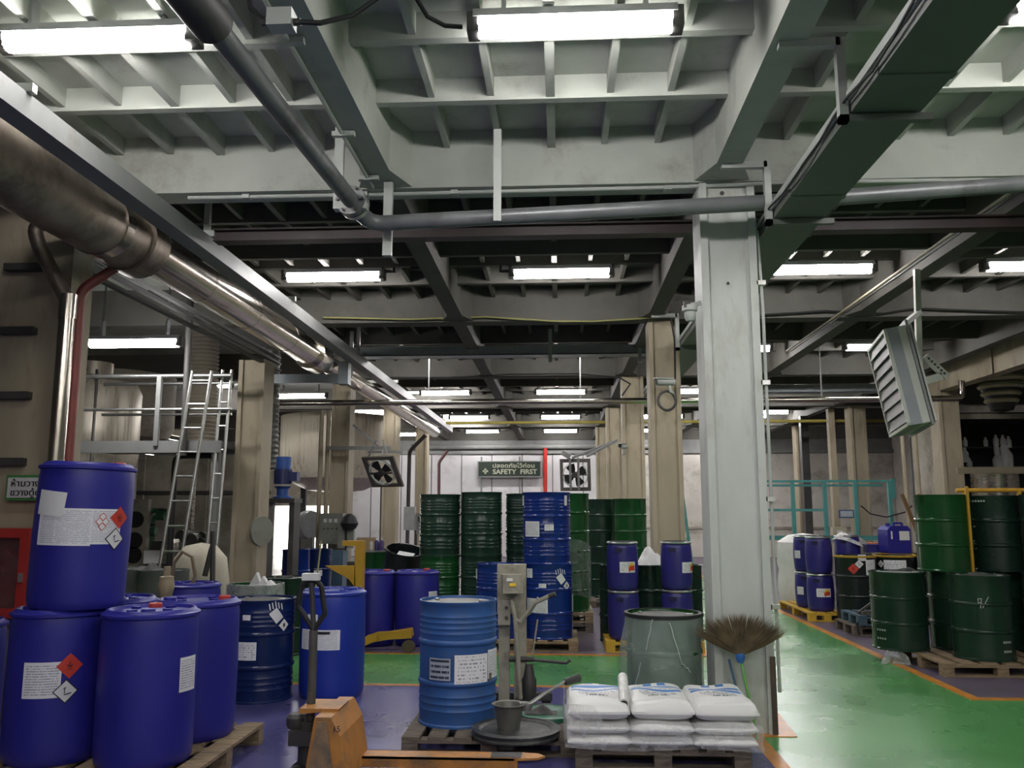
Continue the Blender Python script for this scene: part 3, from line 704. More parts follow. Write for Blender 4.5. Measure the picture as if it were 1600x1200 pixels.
# drums behind the left group
for i, (px, Y, lab) in enumerate([(300, 8.9, 'blue plastic drum behind the left pallet group near the hose')]):
    p = at(px, 930, Y); plastic_drum(lab, (p.x, p.y, 0), group='blue plastic drums further back')
t = steel_drum('dark ink-blue steel drum on the floor with white hand-print label', (-2.67, 7.75, 0), P_ink, h=.86, bead=1, lid=C_lidw)
rs = rsteel(.288)
patch(t, rs, -.52, .44, .26, .15, LB3); patch(t, rs, -.88, .74, .07, .09, LB1); patch(t, rs, -.42, .72, .07, .045, LB3)
def handprint(t, u, z, s=1.0, rf=None):
    rf = rf or rs
    pm = patch(t, rf, u, z, .085*s, .11*s, C_white_p, 'label_palm', R(38), .001)
    for k in range(5): patch(t, rf, u-.20*s+.085*k*s, z+(.075+.01*(2-abs(k-2)))*s, .010*s, .055*s, C_white_p, 'label_finger', R(12), .001, 2, par=pm)
    patch(t, rf, u+.22*s, z-.085*s, .075*s, .075*s, C_white_p, 'label_diamond', R(45), .001); patch(t, rf, u+.22*s, z-.085*s, .02*s, .03*s, C_blackink, 'label_mark', 0, .003, 2, par=pm)
handprint(t, .42, .73)
t = plastic_drum('bright blue plastic drum with wide white label behind the pallet jack handle', (-2.06, 7.90, 0), PL_roy2, h=.93, r=.29)
rp2 = rplast(.93, .29)
patch(t, rp2, -.45, .515, .40, .17, LB2); patch(t, rp2, -.62, .68, .11, .10, LB3); patch(t, rp2, -.35, .575, .16, .022, C_blackink, 'label_bar', 0, .002)
t = steel_drum('open green drum with a clear plastic liner and white papers inside', (at(400, 910, 9.2).x, 9.2, 0), P_green, open_top=True)
MB().lathe([(.30, .74), (.302, .80), (.298, .87), (.285, .875)], 32).build('liner', film('clear_film', (.75, .78, .76), .35), t)
for k in range(3):
    MB().extr([(-.10+.12*k, -.05*k, .80), (.08+.1*k, -.03, .80), (.0+.07*k, .0, .98-.04*k)], (.01, .05, .0)).build('crumpled_paper', C_white_p, t)
steel_drum('closed dark green drum behind the bright blue plastic drum', (at(449, 885, 10.2).x, 10.2, 0), P_greend2)
# two violet drums by the yellow stacker
t = plastic_drum('blue plastic drum left of the pair beside the yellow stacker', (at(581, 1000, 10.85).x, 10.85, 0), group='drums beside the stacker', r=.275, cap='red')
t = plastic_drum('blue plastic drum with side label beside the yellow stacker', (at(651, 1000, 10.9).x, 10.9, 0), group='drums beside the stacker', r=.275, cap='red', rz=1)
patch(t, rplast(.9, .275), .72, .55, .15, .21, LB1)
# ================================================================ NEAR BLUE DRUM, PALLET, LIDS
pallet('dark worn wooden pallet under the worn blue steel drum', -1.08, .10, 6.02, 6.98, h=.12, m=C_wood2, nb=7)
t = steel_drum('worn mid-blue steel drum with stained lid on the dark pallet', (-.76, 6.52, .12), P_blue, h=.86, r=.279, bead=1, lid=C_lidw)
rs2 = rsteel(.279)
patch(t, rs2, -.46, .40, .17, .15, LB4, lab='worn grey stencilled label'); patch(t, rs2, .36, .40, .26, .20, LB3); patch(t, rs2, .90, .42, .16, .20, LB1)
patch(t, rs2, .80, .33, .03, .06, C_wood2, 'brown_mark', 0, .003, 2)
C_lidblk = mat('black_lid_paint', (.045, .048, .045), .45, var=.3, dirt=(.16, .16, .15), damt=.4, dscale=9)
p = gp(806, 1140, .15)
t = thing('loose_cover', 'black drum lid lying on the dark pallet under the small bucket', 'lid', (p.x, p.y, .12))
MB().lathe([(0, .03), (.235, .03), (.25, .045), (.27, .05), (.285, .045), (.29, .02), (.30, .01), (.30, 0), (.0, 0)], 40).build('disc', C_lidblk, t)
MB().lathe([(.262, .03), (.30, .03), (.305, .045), (.262, .052)], 40).build('rolled_rim', C_galv if False else C_lidblk, t)
C_tin = mat('dirty_tin', (.20, .20, .18), .42, metal=.5, var=.3, dirt=(.08, .08, .07), damt=.4)
t = thing('small_bucket', 'small dirty tin bucket standing on the black drum lid', 'bucket', (p.x-.05, p.y+.02, .151))
MB().lathe([(0, 0), (.075, 0), (.10, .155), (.118, .16), (.118, .166), (.094, .162), (.07, .012), (0, .012)], 28).build('shell', C_tin, t)
MB().lathe([(0, .12), (.09, .12)], 24).build('contents', mat('grey_paste', (.30, .30, .27), .4), t)
t = thing('paint_ladle', 'metal ladle with long handle resting on the bucket', 'ladle', (p.x+.10, p.y+.03, .27))
MB().tube([(-.02, 0, .03), (.10, .08, .10), (.26, .20, .17)], [.018, .013, .01], 8).build('handle', C_galv, t)
MB().tube([(.24, .18, .155), (.34, .25, .175)], [.022, .03], 10).build('grip', C_dark, t)
MB().lathe([(0, 0), (.035, 0), (.045, .03), (.045, .05), (.035, .045)], 16, c=(-.03, 0, .0)).build('bowl', C_galv, t)
p2 = gp(858, 1112, .15)
t = thing('loose_cover', 'green drum lid splashed with paint behind the black lid', 'lid', (p2.x, p2.y, .12))
MB().lathe([(0, .025), (.20, .025), (.215, .035), (.235, .03), (.24, 0), (0, 0)], 36).build('disc', mat('splashed_green_lid', (.03, .16, .09), .4, var=.2, dirt=(.25, .3, .26), damt=.45, dscale=7), t)
t = thing('rag', 'dark oily rag heap on the green drum lid', 'rag', (p2.x-.06, p2.y-.02, .146))
MB().grid(lambda a, b: (-.12+.24*a, -.07+.14*b, .035*(sin(pi*a)*sin(pi*b))*(1+.6*sin(9*a+5*b))+.002), 12, 8).build('cloth', C_dark, t)
# ================================================================ DRUM FILLING STAND (grey lifter)
C_lift = mat('dirty_cream_paint', (.36, .34, .27), .5, var=.15, dirt=(.12, .10, .08), damt=.45, dscale=5)
LY = 7.35
def lp(x, y, yy=LY): return at(x, y, yy)
b0 = lp(815, 1090)
t = thing('drum_lifter', 'dirty cream drum lifter stand with handle and motor box behind the blue drum', 'drum lifter', (b0.x, LY, 0))
a = lp(803, 882); b = lp(822, 882)
MB().box(a.x, b.x, LY, LY+.10, .05, a.z).build('mast', C_lift, t, world=True)
MB().box(lp(781, 0).x, lp(796, 0).x, LY+.03, LY+.10, .05, lp(790, 960).z).build('mast_rail', C_lift, t, world=True)
MB().box(lp(779, 0).x, b.x, LY+.02, LY+.08, lp(800, 960).z, lp(800, 882).z).build('back_plate', C_lift, t, world=True)
c = lp(801, 910); bx = MB().cbox(c+V((0, -.1, 0)), (.17, .14, .15), Matrix.Rotation(.2, 3, 'Z')).build('motor_box', C_lift, t, world=True)
MB().cbox(c+V((-.015, -.178, .035)), (.05, .006, .025), Matrix.Rotation(.2, 3, 'Z')).build('switch_plate', C_white_p, t, world=True)
MB().cbox(c+V((.01, -.178, -.005)), (.055, .006, .025), Matrix.Rotation(.2, 3, 'Z')).build('switch_plate', C_yelink, t, world=True)
q = lp(788, 950); MB().box(q.x-.05, q.x+.05, LY-.04, LY+.04, lp(0, 970).z, lp(0, 932).z).build('bracket_plate', C_lift, t, world=True)
for zz in (.3, .7): MB().tube([(q.x+.02, LY-.055, lp(0, 970).z+zz*.2), (q.x+.02, LY-.03, lp(0, 970).z+zz*.2)], .014, 8).build('bolt', C_dark, t, world=True)
MB().tube([lp(800, 935)+V((0, -.1, 0)), lp(806, 965)+V((0, -.1, 0)), lp(815, 970)+V((0, -.1, 0)), lp(835, 940)+V((0, -.12, 0)), lp(860, 928)+V((0, -.15, 0))], .018, 10).build('lever_arm', C_lift, t, world=True)
MB().tube([lp(812, 968)+V((0, -.1, 0)), lp(828, 955)+V((0, -.1, 0)), lp(842, 932)+V((0, -.12, 0))], .014, 8).build('lever_brace', C_lift, t, world=True)
MB().tube([lp(858, 929)+V((0, -.15, 0)), lp(868, 925)+V((0, -.16, 0))], .02, 10).build('grip', C_dark, t, world=True)
MB().tube([lp(806, 965)+V((0, -.1, 0)), lp(810, 1020)+V((0, -.1, 0)), V((lp(814, 1085).x, LY-.1, .12))], .02, 10).build('hydraulic_tube', C_lift, t, world=True)
MB().tube([lp(840, 968), lp(832, 1025)], .008, 6).build('thin_rod', C_lift, t, world=True)
MB().tube([lp(826, 1030), lp(885, 1036), lp(891, 1031)], .013, 8).build('hook_bar', C_dark, t, world=True)
MB().tube([lp(795, 1030), lp(835, 1030)], .022, 8).build('cross_bar', C_dark, t, world=True)
pc = lp(827, 1060); MB().lathe([(.045, 0), (.06, .03), (.06, .2), (.045, .23), (.03, .32), (0, .32)], 18, c=(pc.x, LY-.03, .06)).build('pump_body', C_dark, t, world=True)
for s in (-1, 1): MB().box(b0.x-.28, b0.x+.25, LY-.05+s*.22, LY+.03+s*.22, .05, .11).build('base_leg', C_dark, t, world=True)
MB().box(b0.x-.05, b0.x+.05, LY-.25, LY+.25, .05, .11).build('base_cross', C_dark, t, world=True)
for sx in (-.22, .2):
    for s in (-1, 1): MB().tube([(b0.x+sx, LY-.03+s*.22, .04), (b0.x+sx, LY+.02+s*.22, .04)], .04, 14).build('caster', C_black, t, world=True)
# ================================================================ BAGS ON PALLET
bx0, bx1, by0, by1 = .035, 1.245, 5.72, 6.46
pallet('dark pallet under the white sacks', bx0+.05, bx1-.05, by0+.04, by1-.02, h=.135, m=C_wood2, nb=7)
C_sack = mat('white_sack', (.8, .8, .78), .45, var=.05, scale=9, bump=.25)
def sack_mat():
    m, n, b = nt('printed_white_sack'); L = n.links.new
    uv = N(n, 'ShaderNodeUVMap'); sp = N(n, 'ShaderNodeSeparateXYZ'); L(uv.outputs[0], sp.inputs[0])
    def M(op, a, bb=None):
        x = N(n, 'ShaderNodeMath', operation=op)
        for i, q in enumerate((a, bb)):
            if q is None: continue
            if isinstance(q, (int, float)): x.inputs[i].default_value = q
            else: L(q, x.inputs[i])
        return x.outputs[0]
    u, v = sp.outputs[0], sp.outputs[1]
    def band(a, lo, hi): return M('MULTIPLY', M('GREATER_THAN', a, lo), M('LESS_THAN', a, hi))
    inu = band(u, .08, .92)
    blue = M('MULTIPLY', M('ADD', band(v, .70, .765), band(v, .575, .64)), inu)
    blue = M('ADD', blue, M('MULTIPLY', band(v, .82, .91), M('ADD', band(u, .32, .46), band(u, .56, .70))))
    def rows(lo, hi, k, xs, ulo, uhi, d):
        vn = M('MULTIPLY', v, k); fr = M('FRACT', vn); row = M('FLOOR', vn)
        cb = N(n, 'ShaderNodeCombineXYZ'); L(M('MULTIPLY', u, xs), cb.inputs[0]); L(M('MULTIPLY', row, 5.7), cb.inputs[1])
        ns = N(n, 'ShaderNodeTexNoise'); ns.inputs['Scale'].default_value = 1; ns.inputs['Detail'].default_value = 3; L(cb.outputs[0], ns.inputs['Vector'])
        return M('MULTIPLY', M('MULTIPLY', band(fr, .25, .8), M('GREATER_THAN', ns.outputs['Fac'], d)), M('MULTIPLY', band(v, lo, hi), band(u, ulo, uhi)))
    ink = M('ADD', rows(.655, .69, 28, 60, .1, .9, .45), rows(.43, .55, 24, 45, .2, .8, .48))
    m1 = N(n, 'ShaderNodeMix', data_type='RGBA'); m1.inputs[6].default_value = (.82, .82, .8, 1); m1.inputs[7].default_value = (.05, .22, .60, 1); L(blue, m1.inputs[0])
    m2 = N(n, 'ShaderNodeMix', data_type='RGBA'); m2.inputs[7].default_value = (.18, .2, .24, 1); L(m1.outputs[2], m2.inputs[6]); L(ink, m2.inputs[0])
    L(m2.outputs[2], b.inputs['Base Color']); b.inputs['Roughness'].default_value = .4
    tc = N(n, 'ShaderNodeTexCoord'); ns = N(n, 'ShaderNodeTexNoise'); ns.inputs['Scale'].default_value = 14; ns.inputs['Detail'].default_value = 4; L(tc.outputs['Object'], ns.inputs['Vector'])
    bp = N(n, 'ShaderNodeBump'); bp.inputs['Strength'].default_value = .35; bp.inputs['Distance'].default_value = .012; L(ns.outputs['Fac'], bp.inputs['Height']); L(bp.outputs[0], b.inputs['Normal'])
    MATS['sackp'] = m; return m
C_sackp = sack_mat()
def sack_top(u, v, w, l, th, seed):
    """height of the sack's upper skin, u,v in -1..1"""
    e = max(0, (1-abs(u)**7)*(1-abs(v)**10))**.5
    return th*(.55+.45*e)+.010*sin(3.1*u+seed)*sin(4.3*v+seed*2)*e+.006*sin(11*v+seed)*e*(abs(v) > .3)
def sack(label, x, y, z, w, l, th, printed, seed):
    t = thing('white_sack', label, 'sack', (x, y, z), 0, 'white printed sacks')
    n, k = 20, 24; vs = []; uv = []
    for j in range(k+1):
        for i in range(n+1):
            u, v = i/n*2-1, j/k*2-1; pin = 1-.02*abs(v)**4; pv = 1-.03*abs(u)**4
            vs.append((u*w/2*pin, v*l/2*pv, sack_top(u, v, w, l, th, seed))); uv.append((i/n, j/k))
    base = len(vs)
    for j in range(k+1):
        for i in range(n+1):
            u, v = i/n*2-1, j/k*2-1; e = max(0, (1-abs(u)**5)*(1-abs(v)**7))**.5
            vs.append((u*w/2*(1-.02*abs(v)**4), v*l/2*(1-.03*abs(u)**4), th*.42*(1-e))); uv.append((.5, .2))
    fs = []; q = n+1
    for j in range(k):
        for i in range(n):
            a = j*q+i; fs.append((a, a+1, a+q+1, a+q)); a += base; fs.append((a, a+q, a+q+1, a+1))
    ring = [i for i in range(n+1)]+[j*q+n for j in range(1, k+1)]+[k*q+i for i in range(n-1, -1, -1)]+[j*q for j in range(k-1, 0, -1)]
    for a, b in zip(ring, ring[1:]+ring[:1]): fs.append((a, a+base, b+base, b))
    b = MB(); b.add(vs, fs); b.sm = True; me = b.mesh('bag', C_sackp if printed else C_sack, uv); link('bag', me, t)
    if printed:
        for txt, vv, sz in (('MADE IN CHINA', -.22, .028), ('KEEP DRY', -.33, .034)):
            tm = text_mesh(txt, sz, MATS['ink'], 'print_line')
            for vx in tm.vertices:
                X, Y = vx.co.x, vx.co.y+vv*l/2; vx.co = (X, Y, sack_top(X*2/w, Y*2/l, w, l, th, seed)+.0025)
            link('print_line', tm, t)
    return t
MATS['ink'] = mat('grey_print_ink', (.2, .22, .26), .5)
cw = (bx1-bx0)/3
nm = ['left', 'middle', 'right']; ln = ['bottom layer', 'middle layer', 'top layer']
zz = .136
for k in range(3):
    th = (.072, .085, .118)[k]
    for i in range(3):
        lab = f'white sack in the {nm[i]} stack, {ln[k]}' + (', blue stripes on top' if k == 2 else '')
        sack(lab, bx0+cw*(i+.5)+(.008*(k-1) if i else 0), (by0+by1)/2+.012*((i+k) % 2), zz, cw+.004, by1-by0-.03, th, k == 2, i*1.7+k)
    zz += th+.001
fm = film('stretch_film', (.85, .86, .86), .22, .2)
def film_side(a, b):
    P = [(bx0-.01, by1), (bx0-.015, by0-.008), (bx1+.015, by0-.008), (bx1+.012, by1)]
    s = a*3; i = min(2, int(s)); f = s-i; x = P[i][0]+(P[i+1][0]-P[i][0])*f; y = P[i][1]+(P[i+1][1]-P[i][1])*f
    zt = .405 if a < .4 else .30
    wv = .006*sin(40*a+9*b)+.005*sin(90*a)
    return (x+(wv-.004 if i in (0,) else (wv+.004 if i == 2 else 0)), y-(abs(wv) if i == 1 else 0), .14+b*(zt-.14)+.01*sin(25*a))
t = MB().grid(film_side, 60, 8).build('stretch_film', fm); tag(t, 'clear stretch film wrapped round the stacked white sacks', 'plastic film')
# film roll tube lying on top of the bags
pa, pb = V((.365, 5.78, .475)), V((.335, 6.25, .505))
pa = at(975, 1100, 5.83); pb = at(973, 1058, 6.22)
t = thing('film_roll', 'white roll of stretch film with dark open core lying on the sacks', 'film roll', pa)
d = (pb-pa).normalized()
MB().tube([pa, pb], .034, 22).build('roll', mat('white_film_roll', (.72, .72, .70), .25, var=.04), t, world=True)
MB().tube([pa-d*.002, pa+d*.01], .024, 18).build('core', C_black, t, world=True)
# ================================================================ FILM-WRAPPED GREEN DRUM
t = steel_drum('green steel drum wrapped in clear plastic film behind the white sacks', (.80, 6.98, 0), P_green, h=.84, lid=C_lidw, rim=C_black)
def wrap(a, b):
    an = a*2*pi; r = .297+.03*(1-b)*(.6+.4*sin(3*an))+.006*sin(13*an+4*b)+.05*max(0, cos(an-pi))*sin(pi*min(1, b*1.1))*.8
    if b > .95: r = .292
    if cos(an) > .7: r = min(r, .302)
    return (r*cos(an), r*sin(an), .22+.60*b+.03*sin(2*an)*(1-b))
MB().grid(wrap, 72, 18).build('film_cover', film('drum_film', (.50, .58, .54), .34, .3, sc=3, lo=.75, hi=1.25), t)
for k, (u0, z0, u1, z1) in enumerate([(.15, .80, .42, .50), (-.25, .82, -.42, .60), (.42, .50, .62, .44), (-.55, .5, -.72, .30)]):
    a = camdir(.80, 6.98)
    pts = [((.312)*cos(a+math.asin(u0+(u1-u0)*s/6)), .312*sin(a+math.asin(u0+(u1-u0)*s/6)), z0+(z1-z0)*s/6+.01*sin(s*2)) for s in range(7)]
    MB().tube(pts, .004, 5).build('film_crease', mat('film_crease', (.5, .56, .53), .3), t)
# ================================================================ BROOM
C_bris = mat('straw_bristle', (.12, .085, .045), .8, var=.4, scale=12)
f0 = gp(1178, 1150); f0 = V((f0.x, 6.55, 0)); f1 = at(1157, 1028, 6.60)
t = thing('broom', 'upturned straw broom with green pole leaning on the near column', 'broom', f0)
MB().tube([f0, f0.lerp(f1, .5), f1], .011, 8).build('pole', mat('green_pole', (.16, .42, .10), .4), t, world=True)
MB().tube([f1-V((0, 0, .035)), f1, f1+V((0, 0, .03))], [.02, .034, .03], 12).build('binding', mat('blue_binding', (.03, .14, .45), .5), t, world=True)
bb = MB(); rnd = random.Random(3)
for k in range(900):
    s = rnd.uniform(-1, 1); an = s*1.12; ln_ = (.30+.06*rnd.random())*(1-.06*abs(s)); cur = .10*s
    y = f1.y+rnd.uniform(-.05, .05)-.02; w_ = .0035
    p = [f1+V((sin(an)*q*ln_*(1.15)+cur*q*q*.3, (y-f1.y)*q, cos(an)*q*ln_*.92+.01+.05*(abs(s)**2)*q*q)) for q in (0, .5, 1)]
    bb.add([p[0]-V((w_, 0, 0)), p[0]+V((w_, 0, 0)), p[1]-V((w_, 0, 0)), p[1]+V((w_, 0, 0)), p[2]], [(0, 1, 3, 2), (2, 3, 4)])
tag(bb.build('bristles', C_bris, t, world=True), kind='stuff')
g0 = at(1153, 1085, 6.62); g1 = at(1139, 1030, 6.66)
t = MB().tube([V((g0.x+.03, 6.6, 0.0)), g0, g1], .009, 8).build('blue_stick', mat('blue_stick_paint', (.05, .12, .22), .5)); tag(t, 'thin blue stick leaning behind the broom', 'stick')
# ================================================================ PALLET JACK
C_jack = mat('worn_orange_paint', (.50, .22, .05), .5, var=.15, scale=6, dirt=(.16, .11, .07), damt=.5, dscale=5)
C_jackg = mat('scuffed_grey_steel', (.10, .095, .085), .5, metal=.3, var=.3, dirt=(.25, .23, .2), damt=.35, dscale=8)
JX, JY = -1.50, 5.15
t = thing('pallet_jack', 'worn orange hand pallet jack with black upright handle in front', 'pallet jack', (JX, JY, 0))
for s in (-1, 1):
    yc = JY+s*.19
    # fork: folded channel, tapered tip
    b = MB(); z1 = .195
    P = [(-1.20, yc-.075), (-.28, yc-.075), (-.14, yc-.05), (-.10, yc), (-.14, yc+.05), (-.28, yc+.075), (-1.20, yc+.075)]
    b.prism(P, z1-.012, z1)
    for e in (-1, 1): b.box(-1.20, -.26, yc+e*.07-.005, yc+e*.07+.005, z1-.06, z1)
    b.build('fork', C_jack, t, world=True)
    MB().prism([(-.42, yc-.055), (-.24, yc-.055), (-.24, yc+.055), (-.42, yc+.055)], z1-.004, z1+.003).build('fork_slot', C_dark, t, world=True)
    for xx in (-.36, -.26): MB().tube([(xx, yc-.05, .045), (xx, yc+.05, .045)], .042, 16).build('load_roller', C_black, t, world=True)
    MB().tube([(-1.1, yc, .10), (-.34, yc, .06)], .014, 6).build('push_rod', C_dark, t, world=True)
# frame body: folded plate trapezoid with hood
fx0, fx1 = -1.42, -1.16
body = [(-1.415, .15), (-1.17, .15), (-1.215, .40), (-1.27, .50), (-1.36, .50)]
b = MB(); b.extr([(p[0], JY-.27, p[1]) for p in body], (0, .54, 0)); b.build('frame', C_jack, t, world=True)
b = MB(); b.extr([(-1.49, JY-.13, .487), (-1.27, JY-.13, .50), (-1.26, JY-.13, .515), (-1.49, JY-.13, .515)], (0, .26, 0)); b.build('hood', C_jack, t, world=True)
for s in (-1, 1):
    MB().extr([(-1.40, JY+s*.275, .16), (-1.24, JY+s*.275, .16), (-1.29, JY+s*.275, .48), (-1.34, JY+s*.275, .48)], (0, .006*s, 0)).build('worn_side_plate', mat('scuffed_orange', (.34, .22, .12), .55, var=.25, dirt=(.13, .11, .09), damt=.6, dscale=7), t, world=True)
tm = text_mesh('15', .045, C_blackink, 'frame_mark'); o = link('frame_mark', tm, t, (-1.235-JX, -.275, .44), (R(90), 0, 0))
MB().tube([(-1.47, JY, .12), (-1.47, JY, .42)], .055, 18).build('pump_cylinder', C_dark, t, world=True)
MB().box(-1.56, -1.42, JY-.09, JY+.09, .30, .38).build('pump_block', C_dark, t, world=True)
MB().lathe([(.05, 0), (.06, .02), (.06, .06), (.04, .08), (0, .08)], 16, c=(-1.54, JY, .38)).build('pivot_cap', C_dark, t, world=True)
for s in (-1, 1):
    sw_ = MB().tube([(-1.50, JY+s*.045, .095), (-1.50, JY+s*.10, .095)], .095, 26).build('steer_wheel', C_black, t, world=True)
    MB().tube([(-1.50-JX, s*.04, .095), (-1.50-JX, s*.105, .095)], .045, 18).build('wheel_hub', C_jackg, sw_)
MB().bar((-1.50, JY, .12), (-1.42, JY, .24), .03, .06).build('axle_fork', C_jackg, t, world=True)
hx, hy = -1.565, JY
ht = at(487, 905, JY); hs = at(490, 985, JY); hb = V((at(486, 1105, JY).x, JY, at(486, 1105, JY).z))
MB().tube([V((hb.x, JY, .40)), hs], .026, 12).build('handle_tube', C_jackg, t, world=True)
w_ = .075
loop = [hs, hs+V((-w_*.9, 0, .10)), V((ht.x-w_*1.05, JY, ht.z-.16)), V((ht.x-w_*.8, JY, ht.z-.03)), V((ht.x, JY, ht.z)), V((ht.x+w_*.8, JY, ht.z-.03)), V((ht.x+w_*1.05, JY, ht.z-.16)), hs+V((w_*.9, 0, .10)), hs]
MB().tube(bend(loop, .05), .015, 10).build('handle_loop', C_black, t, world=True)
MB().tube([hs, V((ht.x, JY, ht.z-.02))], .016, 8).build('control_rod', C_dark, t, world=True)
MB().cbox((ht.x, JY-.01, ht.z+.015), (.10, .05, .04)).build('paper_tape', C_white_p, t, world=True)
MB().tube([V((hb.x-.03, JY, .46)), V((hb.x-.03, JY, .40)), V((hb.x-.02, JY-.03, .34))], .03, 10).build('knuckle', C_dark, t, world=True)
# ================================================================ YELLOW STACKER
C_yel = mat('yellow_machine_paint', (.58, .32, .03), .4, var=.12, dirt=(.28, .17, .05), damt=.3)
SY = 10.2
def sp_(x, y): return at(x, y, SY)
t = thing('yellow_stacker', 'yellow hand stacker with mast, fork arm and long wheeled leg', 'stacker', (sp_(561, 1000).x, SY, 0))
a = sp_(555, 845); b = sp_(568, 845)
MB().box(a.x, b.x, SY, SY+.12, .08, a.z).build('mast', C_yel, t, world=True)
MB().box(a.x-.16, a.x+.02, SY+.02, SY+.1, a.z-.06, a.z).build('mast_head', C_yel, t, world=True)
MB().extr([sp_(555, 884), sp_(555, 918), sp_(545, 905), sp_(515, 888), sp_(508, 884)], (0, .05, 0)).build('fork_arm', C_yel, t, world=True)
MB().extr([sp_(552, 884)+V((0, .22, 0)), sp_(552, 912)+V((0, .22, 0)), sp_(520, 886)+V((0, .22, 0))], (0, .05, 0)).build('fork_arm', C_yel, t, world=True)
MB().bar(sp_(568, 1003)+V((0, .02, 0)), sp_(590, 994)+V((0, .02, 0)), .06, .09).bar(sp_(590, 994)+V((0, .02, 0)), sp_(643, 991)+V((0, .02, 0)), .06, .09).build('outrigger_leg', C_yel, t, world=True)
MB().bar(sp_(568, 1003)+V((0, .24, 0)), sp_(640, 991)+V((0, .24, 0)), .06, .09).build('outrigger_leg', C_yel, t, world=True)
c = sp_(638, 1004); MB().tube([(c.x, SY-.01, .075), (c.x, SY+.05, .075)], .075, 20).build('leg_wheel', mat('brown_wheel', (.10, .075, .05), .6), t, world=True)
c = sp_(556, 1010); MB().tube([(c.x, SY-.02, .075), (c.x, SY+.04, .075)], .075, 20).build('leg_wheel', C_black, t, world=True)
MB().box(a.x-.12, a.x+.0, SY+.12, SY+.3, .1, a.z-.25).build('lift_column', C_dark, t, world=True)
# ================================================================ BLUE STACK ON PALLET (middle)
t = pallet('wooden pallet under the stacked navy drums, behind the green aisle', -.98, .20, 10.36, 11.3, m=C_wood)
rs = rsteel(.288)
NV = 'navy steel drums'
n1 = steel_drum('lower navy steel drum of the two-high stack, hand-print label', (-.145, 10.68, .136), P_navy, h=.86, bead=1, group=NV)
n2 = steel_drum('upper navy steel drum of the two-high stack with square label', (-.165, 10.68, .998), P_navy, h=.86, bead=2, group=NV)
n3 = steel_drum('single navy steel drum left of the navy stack', (-.74, 10.72, .136), P_navy, h=.86, bead=1, group=NV)
patch(n1, rs, -.52, .38, .30, .18, LB1); handprint(n1, .50, .70); patch(n1, rs, -.25, .62, .09, .05, LB3); patch(n1, rs, -.78, .76, .11, .11, LB3); patch(n1, rs, .97, .40, .06, .20, LB1)
patch(n2, rs, -.62, .42, .22, .18, LB1); patch(n2, rs, .10, .44, .11, .075, LB3); patch(n2, rs, -.97, .76, .08, .12, LB1); patch(n2, rs, .78, .76, .05, .12, C_white_p)
patch(n3, rs, -.97, .74, .07, .12, LB1)
# ================================================================ GREEN DRUM STACKS
GS = 'stacked green drums behind the navy drums'
def stack(x, y, mats, labs, bead, h=.865, z0=.0, group=GS):
    z = z0; out = []
    for k, (m_, l) in enumerate(zip(mats, labs)):
        out.append(steel_drum(l, (x, y, z), m_, h=h, bead=bead, group=group, rz=k*.7)); z += h+.002
    return out
pallet('wooden pallet under the leftmost green drum stacks', -2.02, -.86, 12.05, 13.0, m=C_wood)
pallet('wooden pallet under the right-hand green drum stacks', -.72, .44, 12.0, 12.95, m=C_wood2)
pallet('extra wooden pallet stacked on top under the right-hand green drums', -.72, .44, 12.0, 12.95, z0=.137, m=C_wood)
stack(at(688, 800, 12.4).x, 12.4, (P_green, P_greend), ('lower bright green drum of the leftmost green stack', 'upper ribbed green drum of the leftmost green stack'), 2, z0=.137)
stack(at(752.6, 800, 12.35).x, 12.35, (P_greend, P_greend), ('lower dull green drum of the second green stack', 'upper dull green drum of the second green stack, tallest one'), 2, z0=.137, h=.88)
stack(at(822, 800, 12.4).x, 12.4, (P_greend2, P_greend2), ('lower dark green drum behind the navy stack', 'upper dark green drum behind the navy stack'), 2, z0=.275, h=.80)
stack(at(888, 800, 12.3).x, 12.3, (P_green, P_green), ('lower glossy green drum right of the navy stack', 'upper glossy green drum right of the navy stack'), 0, z0=.275, h=.80)
FG = 'green drum stacks by the third column'
stack(at(939, 800, 16.05).x, 16.05, (P_greend, P_greend), ('lower dark green drum of the far left stack near the third column', 'upper dark green drum of the far left stack near the third column'), 0, z0=.12, group=FG)
stack(at(984, 800, 15.5).x, 15.5, (P_green, P_green), ('lower bright green drum in front of the third column', 'upper bright green drum in front of the third column'), 0, z0=.12, group=FG)
pallet('pallet under the green drums in front of the third column', .5, 1.62, 15.1, 16.1, h=.118, m=C_wood2)
# film clinging to a green stack
pg = V((at(888, 800, 12.3).x, 12.3, 0))
def wrapg(a, b):
    an = -2.0+2.6*a; r = .302+.012*sin(17*an+6*b)+.008*sin(31*b+7*an); return (pg.x+r*cos(an), pg.y+r*sin(an), .45+.75*b+.05*sin(6*a))
t = MB().grid(wrapg, 40, 14).build('torn_film', film('torn_film', (.5, .56, .52), .16, .15)); tag(t, 'torn clear film hanging round the glossy green stack', 'plastic film')
